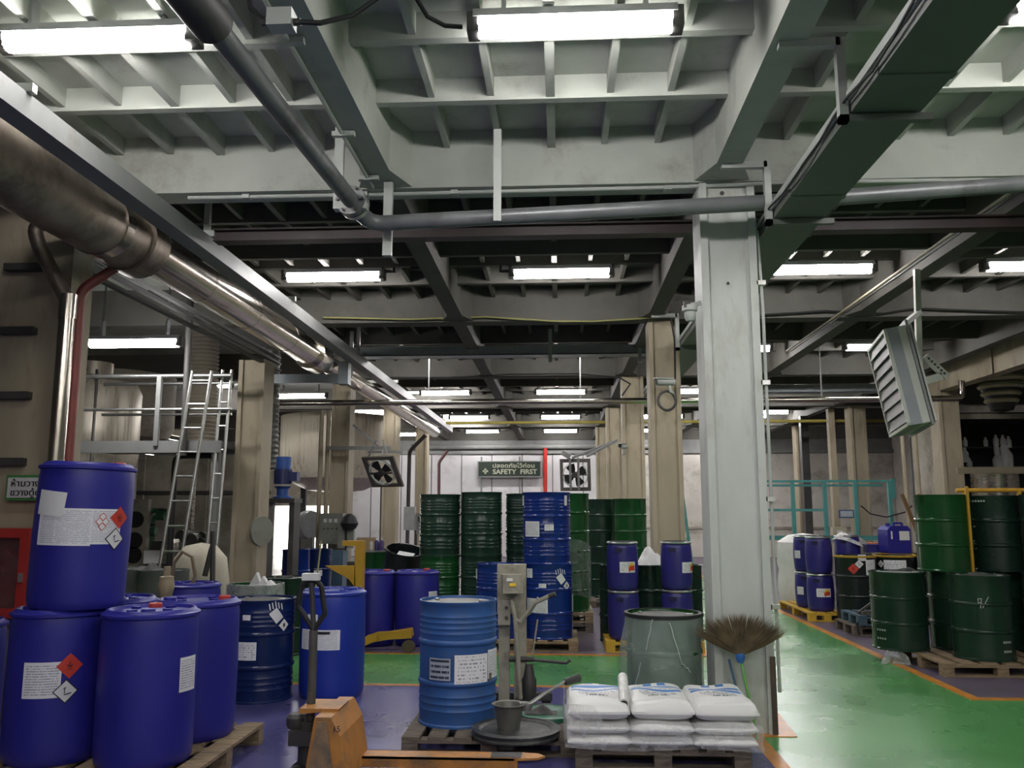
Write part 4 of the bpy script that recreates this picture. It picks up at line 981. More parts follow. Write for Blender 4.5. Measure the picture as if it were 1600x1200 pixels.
# ================================================================ KEGS ON YELLOW PALLET
C_ypal = mat('yellow_plastic_pallet', (.58, .36, .03), .5, var=.1)
t = pallet('yellow plastic pallet under the violet kegs behind the film-wrapped drum', .52, 1.66, 10.36, 11.0, h=.13, m=C_ypal, name='plastic_pallet', group='plastic pallets')
KG = 'violet-blue kegs with lever rings'
k1, rk = keg('lower violet keg of the left pair in front of the green drums', (.75, 10.60, .131), group=KG, h=.57)
k2, rk = keg('upper violet keg of the left pair with red and yellow label', (.745, 10.60, .703), group=KG, h=.57)
k3, rk = keg('lower violet keg of the right pair before the second column', (1.40, 10.72, .131), group=KG, h=.57)
k4, rk = keg('upper violet keg of the right pair with label at its right edge', (1.405, 10.72, .703), group=KG, h=.57)
C_redink = mat('red_ink', (.62, .06, .03), .5)
def keglabel(k, u, z, w=.20):
    patch(k, rk, u, z, w, .125, LB3)
    du = .22
    patch(k, rk, min(.95, u+du), z-.01, w*.42, .06, C_redink, 'label_splash', R(4), .002, 4)
    patch(k, rk, min(.95, u+du), z+.035, w*.24, .035, C_yelink, 'label_splash', R(-6), .002, 4)
    patch(k, rk, min(.95, u+du-.14), z+.01, w*.08, .02, C_yelink, 'label_splash', R(40), .0025, 2); patch(k, rk, min(.95, u+du-.14), z-.045, w*.06, .02, C_redink, 'label_splash', R(30), .0025, 2)
keglabel(k2, .35, .27); keglabel(k4, .78, .26)
GD = 'dark green drums behind the kegs'
for x, y, l in ((.71, 11.34, 'dark green drum left of the upright kegs'), (1.15, 11.36, 'dark green drum between the two keg pairs'), (1.60, 11.38, 'dark green drum right of the kegs by the second column')):
    d = steel_drum(l, (x, y, 0), P_greend2, h=.95, group=GD, r=.21)
t = thing('plastic_bag', 'crumpled white plastic bag lying on a dark green drum', 'plastic bag', (1.15, 11.3, .95))
MB().grid(lambda a, b: (-.17+.34*a, -.14+.28*b, .004+.19*max(0, sin(pi*a)*sin(pi*b))**.7*(1+.25*sin(11*a+7*b))), 14, 12).build('bag_skin', mat('white_bag', (.7, .7, .68), .35), t)
pallet('flat wooden pallet on the floor beyond the second column', 1.95, 2.6, 18.0, 19.0, m=C_wood2)
# ================================================================ RIGHT FRONT PALLET WITH GREEN DRUMS
pallet('light wooden pallet under the front green drums on the right', 3.78, 4.94, 9.05, 10.2, m=C_wood, nb=6)
pallet('wooden pallet at the right edge under the green drums', 5.02, 6.2, 9.1, 10.2, m=C_wood2)
RG = 'green drums on the right'
r1 = steel_drum('front left green drum on the right with chalk marks near its base', (3.75, 10.02, .137), P_greend, h=.83, lid=C_lidw, group=RG)
r2 = steel_drum('green drum with chalked number nine at the front of the right pallet', (4.36, 9.42, .137), P_greend, h=.84, lid=C_lidw, group=RG)
r3 = steel_drum('lower ribbed dark green drum at the right picture edge', (5.2, 9.58, .137), P_greend2, h=.84, bead=2, lid=C_lidw, group=RG)
r4 = steel_drum('lower dark green drum hidden behind the chalk-marked one', (4.40, 10.05, .137), P_greend, h=.84, group=RG)
r5 = steel_drum('upper bright green drum standing on the right drums', (4.28, 9.98, .98), P_green, h=.83, group=RG)
r6 = steel_drum('upper black-green drum with chalk writing behind the yellow strap', (4.88, 10.05, .98), P_greend2, h=.82, group=RG)
r7 = steel_drum('upper dark green drum at the right picture edge', (5.24, 9.55, .98), P_greend, h=.83, group=RG)
r8 = steel_drum('lower green drum under the black-green one', (4.98, 10.22, .137), P_greend, h=.84, group=RG)
C_chalk = mat('chalk', (.42, .46, .42), .9)
for (u, z, w, h, rt) in ((-.02, .615, .03, .008, 0), (-.02, .575, .03, .008, .2), (-.06, .595, .008, .04, 0), (.02, .57, .008, .10, -.15), (.16, .58, .008, .13, -.5)): patch(r2, rs, u, z, w, h, C_chalk, 'chalk_mark', rt, .001, 2)
for z in (.10, .19):
    for k in range(4): patch(r2, rs, .62+.06*k, z, .018, .022, C_chalk, 'chalk_mark', .3*k, .001, 2); patch(r1, rs, -.75+.08*k, z+.02, .018, .02, C_chalk, 'chalk_mark', .3*k, .001, 2)
for k in range(6): patch(r6, rs, -.75+.09*k, .76, .02, .02, C_chalk, 'chalk_mark', .5*k, .001, 2); patch(r6, rs, -.8+.06*(k % 3), .64-.08*k, .03, .008, C_chalk, 'chalk_mark', .1*k, .001, 2)
for xx, k in ((4.555, 0),):
    p = at(1516, 840, 9.72); t = MB().box(p.x-.012, p.x+.012, 9.70, 9.73, .98, 1.9).build('yellow_post', C_yel); tag(t, 'thin yellow post between the upper green drums', 'post')
t = MB().grid(lambda a, b: (3.46+.25*a+.03*sin(9*b), 9.78-.02*b+.04*sin(5*a), .005+(.16)*(1-b)*sin(pi*a)**.5), 12, 8).build('plastic_sheet', film('grey_sheet', (.55, .6, .57), .5)); tag(t, 'clear plastic sheet bunched at the base of the right drums', 'plastic sheet')
# ================================================================ RIGHT MIDDLE GOODS
pallet('yellow plastic pallet under the violet kegs on the right aisle edge', 3.70, 4.25, 13.4, 15.2, h=.13, m=C_ypal, nb=4, name='plastic_pallet', group='plastic pallets')
KR = 'violet kegs on the right'
kk = []
for x, y, z, l in ((3.98, 13.72, .131, 'lower violet keg with red print label on the right aisle edge'), (3.98, 13.72, .693, 'upper violet keg on the right aisle edge'),
                   (3.94, 14.25, .131, 'second lower violet keg behind on the right aisle edge'), (3.94, 14.25, .693, 'second upper violet keg behind on the right aisle edge'),
                   (4.62, 14.35, .131, 'lower violet keg behind the black drums'), (4.62, 14.35, .693, 'upper violet keg covered by crumpled plastic')):
    k_, rk = keg(l, (x, y, z), h=.56, group=KR, r=.2); kk.append(k_)
keglabel(kk[0], .25, .28, .22); patch(kk[2], rk, -.6, .26, .12, .12, LB3); patch(kk[3], rk, -.7, .26, .12, .12, LB3)
t = MB().grid(lambda a, b: (4.62+(.24)*cos(2.2*pi*a)*(.55+.5*(1-b)), 14.35+.24*sin(2.2*pi*a)*(.55+.5*(1-b)), 1.27-.26*(1-b)*(1-.6*sin(pi*a))+.03*sin(14*a)), 24, 8).build('crumpled_film', film('white_film', (.8, .8, .8), .6)); tag(t, 'crumpled white plastic over the keg behind the black drums', 'plastic film')
BD = 'black drums with yellow rims'
bd = []
for x, y, l in ((4.38, 13.28, 'front black-green drum with red hazard diamond and yellow rim'), (4.99, 13.40, 'second black drum with wide white label and yellow rim'), (5.61, 13.46, 'third black drum with yellow rim behind the front green drum'), (5.30, 13.99, 'black drum behind the yellow-rimmed row, jerrycan on it'), (5.92, 14.05, 'rearmost black drum with yellow rim')):
    bd.append(steel_drum(l, (x, y, .10), P_blk, h=.88, group=BD, rim=C_ylw))
pallet('dark pallet under the yellow-rimmed black drums', 4.12, 6.1, 13.0, 14.2, h=.099, m=C_wood2, nb=10)
hazard(bd[0], rs, -.10, .70, .11, True); hazard(bd[0], rs, .18, .77, .10); patch(bd[0], rs, .33, .86, .12, .09, C_white_p); patch(bd[0], rs, .72, .72, .18, .22, LB3)
patch(bd[1], rs, .05, .72, .32, .20, LB3); patch(bd[2], rs, -.3, .78, .07, .1, LB3); patch(bd[2], rs, .4, .78, .05, .1, LB3); hazard(bd[1], rs, -.6, .76, .09)
# jerrycan
p = at(1399, 866, 14.0)
t = thing('jerrycan', 'blue plastic jerrycan with white label standing on the black drums', 'jerrycan', (p.x, 14.0, .985), .2)
b = MB(); pr = [(-.18, 0), (.18, 0), (.195, .03), (.195, .36), (.15, .42), (-.13, .42), (-.195, .36), (-.195, .03)]
b.extr([(q[0], -.14, q[1]) for q in pr], (0, .28, 0)); b.build('body', PL_roy, t)
MB().tube([(-.10, 0, .42), (-.10, 0, .46)], .035, 12).build('cap', PL_roy, t); MB().bar((0, 0, .46), (.14, 0, .46), .03, .03).bar((0, 0, .41), (0, 0, .46), .03).bar((.14, 0, .40), (.14, 0, .46), .03).build('handle', PL_roy, t)
b = MB(); b.box(0.0, .17, -.1425, -.14, .20, .34); b.build('label', C_white_p, t); MB().box(-.14, -.115, -.1425, -.14, .22, .34).build('label_strip', C_white_p, t)
p = at(1370, 862, 14.2); t = thing('blue_crate', 'low dark blue crate beside the jerrycan', 'crate', (p.x, 14.25, .985)); MB().box(-.16, .14, -.1, .1, 0, .10).box(-.17, .15, -.11, .11, .10, .125).build('shell', PL_vio, t)
p = at(1343, 866, 14.8)
t = thing('covered_goods', 'grey sheet draped over a heap behind the black drums', 'tarpaulin', (p.x, 14.8, 0))
def tarp(a, b):
    an = a*2*pi; k = 1-b; return ((.17+.14*k)*cos(an)*(1-b**3)+.02*sin(5*an)*k, (.17+.12*k)*sin(an)*(1-b**3), 1.20*(1-k**2*.99))
MB().grid(tarp, 28, 12).build('sheet', mat('grey_sheet_cloth', (.22, .22, .21), .7, bump=.3), t)
p = at(1368, 851, 15.3); t = MB().box(p.x-.25, p.x+.3, 15.2, 15.5, p.z-.03, p.z+.03).box(p.x-.2, p.x-.1, 15.3, 15.4, .0, p.z-.03).box(p.x+.15, p.x+.25, 15.3, 15.4, 0, p.z-.03).build('orange_bench', mat('orange_red_plank', (.5, .14, .05), .5)); tag(t, 'orange-red bench top behind the blue crate', 'bench')
# big white bag beyond the column
t = thing('bulk_bag', 'white bulk bags stacked beyond the near column edge', 'bulk bag', (4.27, 15.6, 0))
MB().lathe([(0, .05), (.42, .08), (.46, .3), (.45, .5), (.43, .62), (.46, .75), (.44, 1.1), (.25, 1.22), (0, 1.25)], 24).build('bag_skin', C_sack, t)
# machinery pallets
C_bpal = mat('faded_blue_wood', (.05, .10, .14), .7, var=.3, dirt=(.12, .11, .1), damt=.4)
pallet('wooden pallet on the floor under the blue pallet with pump parts', 3.86, 4.76, 11.9, 12.7, m=C_wood2, nb=6)
pallet('faded blue pallet carrying pump parts beside the right aisle', 3.92, 4.80, 11.88, 12.6, z0=.137, h=.13, m=C_bpal, nb=6)
t = thing('pump_unit', 'dirty grey pump with motor, frame bars and hose on the blue pallet', 'pump', (4.4, 12.25, .267))
MB().lathe([(0, 0), (.15, 0), (.16, .03), (.16, .30), (.12, .36), (0, .37)], 22, c=(.22, .1, .02)).build('motor_can', C_tin, t)
MB().tube([(-.1, 0, .14), (.3, 0, .14)], .10, 18).build('motor', C_dark, t); MB().lathe([(.14, -.03), (.15, 0), (.14, .05), (0, .06)], 20, c=(-.12, 0, .14), mtx=Matrix.Rotation(R(90), 3, 'Y')).build('volute', C_dark, t)
MB().bar((-.42, -.2, .02), (.05, -.1, .32), .03).bar((.05, -.1, .32), (.3, .05, .40), .03).build('frame_bar', C_jackg, t); MB().bar((-.4, -.28, .02), (.35, -.22, .04), .05, .05).bar((-.42, -.15, .02), (.3, -.12, .03), .04, .04).build('skid_rail', C_jackg, t)
MB().tube([(-.15, .1, .25), (.1, .15, .52), (.4, .1, .58), (.62, .1, .48), (.75, .1, .2)], .022, 10).build('hose', C_dark, t)
MB().tube([(-.42, -.3, .0), (-.5, -.34, -.12), (-.48, -.36, -.24)], .015, 8).build('pull_cord', C_black, t)
# teal railing frame
C_teal = mat('teal_paint', (.06, .24, .23), .45, var=.1)
TY = 18.0
t = thing('teal_railing', 'teal painted tubular guard frame in front of the back wall on the right', 'railing', (at(1290, 840, TY).x, TY, 0))
z0_, z1_, z2_ = at(1290, 752, TY).z, at(1290, 797, TY).z, at(1290, 842, TY).z
xa, xb = at(1193, 800, TY).x, at(1392, 800, TY).x
for z in (z0_, z1_, z2_): MB().bar((xa, TY, z), (xb if z != z1_ else at(1290, 800, TY).x, TY, z), .05).build('rail', C_teal, t, world=True)
MB().bar((xa, TY+.8, z0_-.06), (at(1330, 0, TY+.8).x, TY+.8, z0_-.06), .05).build('rail', C_teal, t, world=True)
MB().bar((xa, TY+.8, z2_+.02), (xb, TY+.8, z2_+.02), .05).build('rail', C_teal, t, world=True)
for px in (1240, 1290, 1338, 1392): x = at(px, 800, TY).x; MB().bar((x, TY, 0), (x, TY, z0_), .07).build('post', C_teal, t, world=True)
MB().box(xb+.03, xb+.12, TY-.02, TY+.02, z0_-.35, z0_+.05).build('plate', C_teal, t, world=True)
t = thing('teal_ladder', 'sloping teal ladder between the second column and the near column', 'ladder', (at(1078, 840, 21).x, 21, 0))
for dy in (0, .4): MB().bar(at(1062, 740, 21+dy), V((at(1084, 890, 21+dy).x, 21+dy, .02)), .06, .09).build('stringer', C_teal, t, world=True)
for k in range(7):
    a_, b_ = at(1062, 740, 21), V((at(1084, 890, 21).x, 21, .02)); q = a_.lerp(b_, .1+k*.13); MB().bar(q, q+V((0, .4, 0)), .03).build('rung', C_teal, t, world=True)
t = MB().box(at(1086, 0, 22).x, at(1100, 0, 22).x+.4, 22, 22.6, 0, at(1090, 838, 22).z).build('dark_cabinet', mat('navy_cabinet', (.02, .02, .05), .5)); tag(t, 'dark navy cabinet beyond the sloping teal ladder', 'cabinet')
# small signs and boxes on the far right
p = at(1325, 803, 21.6); t = thing('blue_notice', 'small blue and white notice on the rust-spotted column', 'sign', (p.x, 21.72, p.z-.1)); MB().box(-.19, .19, -.02, 0, 0, .2).build('board', mat('blue_board', (.06, .12, .22), .5), t); MB().box(-.15, .15, -.026, -.02, .03, .17).build('notice_face', mat('pale_blue_print', (.45, .50, .55), .5), t)
p = at(1310, 830, 20); t = thing('beige_box', 'small beige box below the blue notice', 'box', (p.x, 20, p.z-.08)); MB().box(-.15, .15, -.1, .1, 0, .17).build('shell', mat('beige_card', (.48, .44, .32), .6), t); MB().box(-.06, .06, -.105, -.1, .05, .1).build('label', C_white_p, t); MB().box(-.05, .05, -.05, .05, -(p.z-.08), 0).build('stand', C_dark, t)
t = thing('wooden_ladder', 'brown wooden ladder behind the upper green drums', 'ladder', (at(1425, 800, 15).x, 15, 0))
for px in (1412, 1437): MB().bar(at(px-3, 772, 15), V((at(px, 0, 15).x+.02, 15, 0)), .05).build('side_rail', mat('rusty_brown', (.22, .12, .05), .7), t, world=True)
for k in range(9): z = .25+k*.2; MB().bar((at(1411, 0, 15).x, 15, z), (at(1437, 0, 15).x, 15, z), .03).build('rung', mat('rusty_brown', (.22, .12, .05), .7), t, world=True)
for k, px in enumerate((1408, 1428)):
    a_ = at(px, 680, 17); t = MB().tube([(a_.x, 17, ZM), (a_.x+.05, 17, 0)], .04, 10).build('white_pipe', C_colold); tag(t, ('left' if k == 0 else 'right')+' pale vertical pipe below the hanging louvred unit', 'pipe')
cable('black cable sagging along the teal frame', [at(1345, 790, 17.9), at(1360, 803, 17.9), at(1385, 808, 17.9), at(1415, 800, 17.9), at(1425, 790, 17.9)], .015)
# dark room and steel tank at the far right
t = thing('dark_booth', 'dark open booth with shelves of pale bottles at the far right', 'booth', (9.3, 17.2, 0))
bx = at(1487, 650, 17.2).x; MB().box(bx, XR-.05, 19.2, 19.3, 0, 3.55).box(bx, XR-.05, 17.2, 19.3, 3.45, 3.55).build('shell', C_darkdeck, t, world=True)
MB().box(bx, bx+.04, 17.15, 19.2, 0, 3.5).build('door_frame', C_wallold, t, world=True); MB().box(bx, XR-.1, 17.15, 17.2, 3.42, 3.52).build('header', C_wallold, t, world=True)
for z in (2.0, 2.55, 2.95): MB().box(bx+.05, XR-.2, 18.6, 19.1, z, z+.03).build('shelf', C_dark, t, world=True)
for k, (px, py, s) in enumerate([(1497, 722, 1), (1508, 715, 1.3), (1515, 726, 1), (1556, 690, 1), (1567, 690, 1), (1576, 692, 1), (1557, 703, 1), (1567, 703, 1), (1560, 730, 1.8), (1574, 728, 2.2), (1540, 690, .8), (1508, 690, .8)]):
    p = at(px, py, 18.5); b = MB().lathe([(0, 0), (.05*s, 0), (.055*s, .03), (.055*s, .15*s), (.025*s, .2*s), (.025*s, .24*s), (0, .24*s)], 12, c=(p.x, p.y, p.z-.1)).build('pale_bottle', C_sack); tag(b, ['leftmost small pale bottle in the dark booth', 'tall pale bottle second from left in the dark booth', 'short pale bottle beside the tall left one in the booth', 'upper shelf pale bottle, first of the right trio', 'upper shelf pale bottle, middle of the right trio', 'upper shelf pale bottle, last of the right trio', 'second shelf pale bottle, left of two at right', 'second shelf pale bottle, right of two at right', 'big pale bottle at the lower right of the booth', 'biggest pale bottle at the far right of the booth', 'tiny pale bottle on the upper shelf centre', 'tiny pale bottle on the upper shelf left'][k], 'bottle', 'bottles in the dark booth')
C_inox = mat('brushed_stainless', (.60, .56, .50), .28, metal=1, var=.06, scale=3, stretch=(1, 1, 8))
t = thing('steel_tank', 'stainless steel tank behind the yellow rail at far right', 'tank', (8.12, 16.6, 0))
zt = at(1520, 738, 16.6).z; MB().lathe([(0, .3), (.38, .32), (.4, .36), (.4, zt-.03), (.41, zt), (0, zt)], 40).build('shell', C_inox, t)
for k in range(3): MB().bar((.34*cos(k*2.1), .34*sin(k*2.1), 0), (.34*cos(k*2.1), .34*sin(k*2.1), .34), .06).build('leg', C_dark, t)
z3 = at(1550, 735, 16.0).z; t = MB().bar((at(1495, 735, 16).x, 16, z3), (at(1640, 735, 16).x, 16, z3), .06, .12).build('beige_rail', C_colold); tag(t, 'beige channel rail in front of the dark booth', 'rail')
z4 = at(1550, 766, 12.5).z
t = thing('yellow_railing', 'yellow handrail behind the upper green drums at right', 'railing', (at(1550, 766, 12.5).x, 12.5, 0))
MB().tube([(at(1494, 766, 12.5).x, 12.5, z4), (at(1640, 766, 12.5).x, 12.5, z4)], .03, 10).build('handrail', C_yel, t, world=True); MB().tube([(at(1494, 766, 12.5).x, 12.5, z4-.5), (at(1640, 766, 12.5).x, 12.5, z4-.5)], .025, 10).build('midrail', C_yel, t, world=True)
for px in (1507, 1592): x = at(px, 766, 12.5).x; MB().tube([(x, 12.5, 0), (x, 12.5, z4)], .03, 10).build('post', C_yel, t, world=True)
p = at(1563, 605, 17); t = thing('finned_lamp', 'cream ribbed round vent hanging at the far right', 'vent', (p.x, 17, p.z-.45))
for k in range(4): MB().lathe([(.42-.05*k, 0), (.46-.05*k, .05), (.42-.05*k, .1)], 28, c=(0, 0, .55-.14*k)).build('fin', mat('cream_enamel', (.55, .5, .33), .4), t)
MB().lathe([(0, -.05), (.2, 0), (.35, .4), (.36, .44), (.3, .5), (0, .52)], 28).build('core', C_dark, t)
# ================================================================ HANGING LOUVRED UNIT
NTR, NBR = at(1382, 514, 9.0), at(1419, 665, 9.0); FTL, FBL = at(1357, 546, 9.95), at(1389, 685, 9.95)
u = ((FTL-NTR)+(FBL-NBR))/2; v = ((NBR-NTR)+(FBL-FTL))/2; U, Wd, Hh = u.normalized(), u.length, v.length
Vv = (v-U*v.dot(U)).normalized(); Nn = U.cross(Vv)
if Nn.x < 0: Nn = -Nn
t = thing('louvred_cooler', 'grey louvred ventilation unit hanging tilted from a bracket on the right', 'ventilation unit', NBR)
def bl(mb, a0, a1, b0, b1, c0, c1):
    pts = [NTR+U*a*Wd+Vv*b*Hh+Nn*c for c in (c0, c1) for (a, b) in ((a0, b0), (a1, b0), (a1, b1), (a0, b1))]
    return mb.add(pts, [(0, 1, 2, 3), (7, 6, 5, 4), (0, 4, 5, 1), (1, 5, 6, 2), (2, 6, 7, 3), (3, 7, 4, 0)])
C_case = mat('cooler_case_grey', (.26, .275, .30), .5, var=.08); C_case2 = mat('cooler_case_pale', (.50, .51, .46), .5, var=.06)
C_slat = mat('cooler_slat', (.10, .097, .088), .5, var=.25, scale=8)
b = MB(); bl(b, 0, 1, 0, 1, .02, .13); b.build('case_front', C_case, t, world=True)
b = MB(); bl(b, .0, 1, .0, 1, .13, .205); b.build('case_back', C_case2, t, world=True)
b = MB(); bl(b, -.03, 1.03, -.05, 1.03, .205, .23); b.build('rear_flange', C_steel, t, world=True)
b = MB(); bl(b, .0, 1.0, .0, 1.0, .25, .27); b.build('rear_flange', C_case2, t, world=True)
for (a0, a1, b0, b1) in ((0, 1, 0, .03), (0, 1, .97, 1), (0, .035, 0, 1), (.965, 1, 0, 1)):
    b = MB(); bl(b, a0, a1, b0, b1, -.012, .02); b.build('face_frame', C_case2, t, world=True)
for k in range(8):
    b = MB(); z0s, z1s = .04+k*.116, .04+(k+1)*.116-.012
    q = [NTR+U*a*Wd+Vv*bb_*Hh+Nn*c for (a, bb_, c) in ((.04, z0s, .012), (.96, z0s, .012), (.96, z1s, -.012), (.04, z1s, -.012))]
    b.extr(q, Nn*.012); b.build('louvre_slat', C_slat, t, world=True)
h0 = at(1437, 487, 9.35); h1 = at(1437, 598, 9.35); h2 = at(1471, 588, 9.35); h3 = at(1445, 557, 9.35); h4 = at(1480, 590, 9.35)
MB().bar(V((h0.x, h0.y, ZM)), h1, .06, .05).build('hanger_bar', C_case2, t, world=True); MB().bar(h1, h2, .05, .08).build('bracket_arm', C_case2, t, world=True)
MB().bar(h3, h4, .05, .07).build('slotted_brace', C_case2, t, world=True)
for k in range(6): q = h3.lerp(h4, .12+k*.14); MB().cbox(q+V((0, -.035, 0)), (.022, .01, .022)).build('brace_slot', C_dark, t, world=True)
MB().bar(h0, at(1415, 505, 9.2), .05).build('top_stay', C_case2, t, world=True)
# ================================================================ SAFETY SIGN
C_sign = mat('dark_green_sign', (.025, .04, .028), .5); C_letter = mat('sign_cream', (.50, .52, .40), .5)
pa, pb = at(748, 722, YB-.2), at(844, 744, YB-.2)
sw, shh = pb.x-pa.x, pa.z-pb.z
t = thing('safety_sign', 'dark green SAFETY FIRST sign with white cross on the back wall', 'sign', ((pa.x+pb.x)/2, YB-.2, pb.z))
board_ = MB().box(-sw/2, sw/2, -.03, .03, 0, shh).build('board', C_sign, t)
for (x0_, x1_, z0s, z1s) in ((-sw/2-.04, sw/2+.04, -.05, 0), (-sw/2-.04, sw/2+.04, shh, shh+.03), (-sw/2-.04, -sw/2, 0, shh), (sw/2, sw/2+.04, 0, shh)): MB().box(x0_, x1_, -.05, .03, z0s, z1s).build('frame', C_steel, t)
tm = text_mesh('SAFETY  FIRST', .235, C_letter, 'sign_lettering', bold=.006); 
w0 = max(q.co.x for q in tm.vertices)-min(q.co.x for q in tm.vertices)
for q in tm.vertices: q.co.x *= sw*.72/w0
link('sign_lettering', tm, board_, (sw*.09, -.035, shh*.30), (R(90), 0, 0))
tm = text_mesh('ปลอดภัยไว้ก่อน', .2, C_letter, 'sign_lettering', bold=.004)
w0 = max(q.co.x for q in tm.vertices)-min(q.co.x for q in tm.vertices)
for q in tm.vertices: q.co.x *= sw*.68/w0
link('sign_lettering', tm, board_, (sw*.07, -.035, shh*.72), (R(90), 0, 0))
cx, cz, cs = -sw*.39, shh*.36, .085
MB().box(cx-cs*.4, cx+cs*.4, -.04, -.03, cz-cs*1.15, cz+cs*1.15).box(cx-cs*1.15, cx+cs*1.15, -.04, -.03, cz-cs*.4, cz+cs*.4).build('white_cross', C_letter, board_)
for px in (756, 811): x = at(px, 0, YB-.2).x-t.location.x; MB().box(x-.03, x+.03, 0.03, .07, -3, shh+.2).build('support_post', C_steel, t)
# ================================================================ FANS
def fan(label, c, w, h, rot, arms, ring=True):
    t = thing('square_fan', label, 'fan', c); t.rotation_euler = rot
    r = min(w, h)*.40
    for (x0_, x1_, z0s, z1s) in ((-w/2, w/2, r, h/2), (-w/2, w/2, -h/2, -r), (-w/2, -r, -r, r), (r, w/2, -r, r)): MB().box(x0_, x1_, -.02, .02, z0s, z1s).build('panel', C_dark if not ring else mat('brown_grey_panel', (.11, .10, .09), .5), t)
    MB().lathe([(r*1.0, -.05), (r*1.03, -.05), (r*1.03, .06), (r*1.0, .06)], 36, mtx=Matrix.Rotation(R(90), 3, 'X')).build('shroud', C_white, t)
    for k in range(4):
        a = k*pi/2+.5; p = [(0, 0), (r*.5*cos(a-.5), r*.5*sin(a-.5)), (r*.93*cos(a-.42), r*.93*sin(a-.42)), (r*.95*cos(a), r*.95*sin(a)), (r*.93*cos(a+.42), r*.93*sin(a+.42)), (r*.45*cos(a+.6), r*.45*sin(a+.6))]
        b = MB(); b.extr([(q[0], -.02+.04*math.hypot(*q)*(1 if i in (1, 2) else -1), q[1]) for i, q in enumerate(p)], (0, .008, 0)); b.build('blade', C_black, t)
    MB().tube([(0, -.1, 0), (0, .12, 0)], r*.24, 18).build('motor', C_dark, t)
    MB().bar((-r, -.06, r*.0), (r, -.06, 0), .025).build('guard_bar', C_dark, t)
    return t
p = at(598, 737, 16.3); f_ = fan('tilted square fan hanging from a bracket beside the conduit column', p, .74, .66, (R(33), 0, R(-25)), 0)
MB().bar((-.30, .05, .25), (-.10, .25, .55), .03).bar((.2, .05, .25), (.05, .25, .55), .03).build('stay', C_steel, f_)
p = at(899, 742, 21.0); f_ = fan('dark square fan with motor mounted on an arm near the fourth column', p, .75, .78, (R(6), 0, R(-10)), 0)
for s in (-1, 1): MB().bar((s*.1, -.14, -.36), (s*.1, -.14, .42), .05).build('mount_bar', C_steel, f_)
MB().bar((-.05, -.05, .42), (.95, .85, .80), .06).bar((.3, .0, .45), (.95, .85, .80), .05).build('arm', C_steel, f_); MB().cbox((-.2, -.1, .5), (.22, .15, .12), Matrix.Rotation(.6, 3, 'Y')).build('lamp_head', C_steel, f_)
# fan bracket on conduit column
t = thing('wall_bracket', 'steel bracket arms on the conduit column holding the tilted fan', 'bracket', (at(560, 700, 16.6).x, 16.6, 3.0))
MB().bar(at(510, 700, 16.55), at(612, 700, 16.55), .05, .07).build('arm', C_steel, t, world=True); MB().bar(at(552, 664, 16.6), at(592, 698, 16.6), .04).build('brace', C_steel, t, world=True)
MB().bar(at(575, 706, 16.9), at(630, 706, 16.9), .05).build('arm', C_steel, t, world=True)
MB().bar(at(598, 701, 16.56), at(598, 721, 16.25), .03).build('drop_link', C_steel, t, world=True)
for px in (523, 533): x = at(px, 0, 16.6).x; q = MB().tube([(x, 16.66, .0), (x, 16.66, at(523, 640, 16.6).z)], .045, 10).build('conduit_pipe', C_colold); tag(q, ('left' if px == 523 else 'right')+' vertical conduit on the face of the conduit column', 'conduit')
# ================================================================ CAMERAS
def cctv(label, c, L, rz, coil=False):
    t = thing('security_camera', label, 'camera', c); t.rotation_euler = (0, 0, rz)
    MB().tube([(-L/2, 0, 0), (L/2, 0, 0)], .05, 16).build('body', C_white, t); MB().box(-L/2-.04, L/2-.02, -.055, .055, .035, .055).build('sun_shield', C_white, t)
    MB().tube([(-L/2-.006, 0, 0), (-L/2+.01, 0, 0)], .04, 14).build('lens', C_black, t); MB().tube([(L*.2, 0, -.04), (L*.3, 0, -.13), (L*.5, .06, -.16)], .022, 8).build('bracket', C_white, t)
    if coil:
        pts = [(.02+.12*cos(a*.35), .03+.01*sin(a), -.25+.13*sin(a*.35)) for a in range(0, 40)]
        MB().tube(pts, .018, 6).build('coiled_cable', C_dark, t); MB().tube([(.15, .05, .05), (.16, .06, .6), (.1, .06, 1.0)], .014, 6).build('feed_cable', C_black, t)
    return t
cctv('white bullet camera with coiled cable on the second column', at(1040, 597, 11.55), .24, .15, True)
p = at(1078, 488, 6.6); t = thing('dome_camera', 'white dome camera on the left side of the near column', 'camera', p)
MB().lathe([(0, -.075), (.03, -.068), (.045, -.04), (.045, 0), (.06, .01), (.06, .05), (.03, .07), (0, .07)], 20).build('dome', C_white, t); MB().bar((0, 0, .05), (.09, .08, .09), .04).build('arm', C_white, t); MB().box(-.05, .0, -.05, .0, .03, .08).build('bracket_head', C_dark, t)
cctv('small dark camera on a bracket on the third column', at(973, 697, 16.66), .18, .9)
# ================================================================ LEFT SIDE MACHINERY
C_tank = mat('streaked_stainless', (.62, .57, .47), .42, metal=.45, var=.12, scale=3, dirt=(.20, .15, .10), damt=.45, dscale=3, stretch=(4, 4, .25))
p = at(150, 640, 13.6)
t = thing('process_tank', 'streaked stainless process tank behind the platform railing', 'tank', (p.x-.25, 13.9, 0))
zt, zb = at(150, 600, 13.6).z, at(150, 735, 13.6).z
MB().lathe([(.12, zb-.32), (.45, zb-.12), (.74, zb+.08), (.78, zb+.25), (.78, zt-.12), (.70, zt+.05), (.45, zt+.15), (.3, zt+.17), (.3, zt+.4), (0, zt+.4)], 48).build('shell', C_tank, t)
for k in range(5):
    a = -pi/2+(-.5+.27*k); MB().tube([(.80*cos(a), .80*sin(a), zb), (.80*cos(a), .80*sin(a), zt-.05), (.6*cos(a), .6*sin(a), zt+.2)], .022+.008*(k % 2), 8).build('jacket_pipe', C_tin, t)
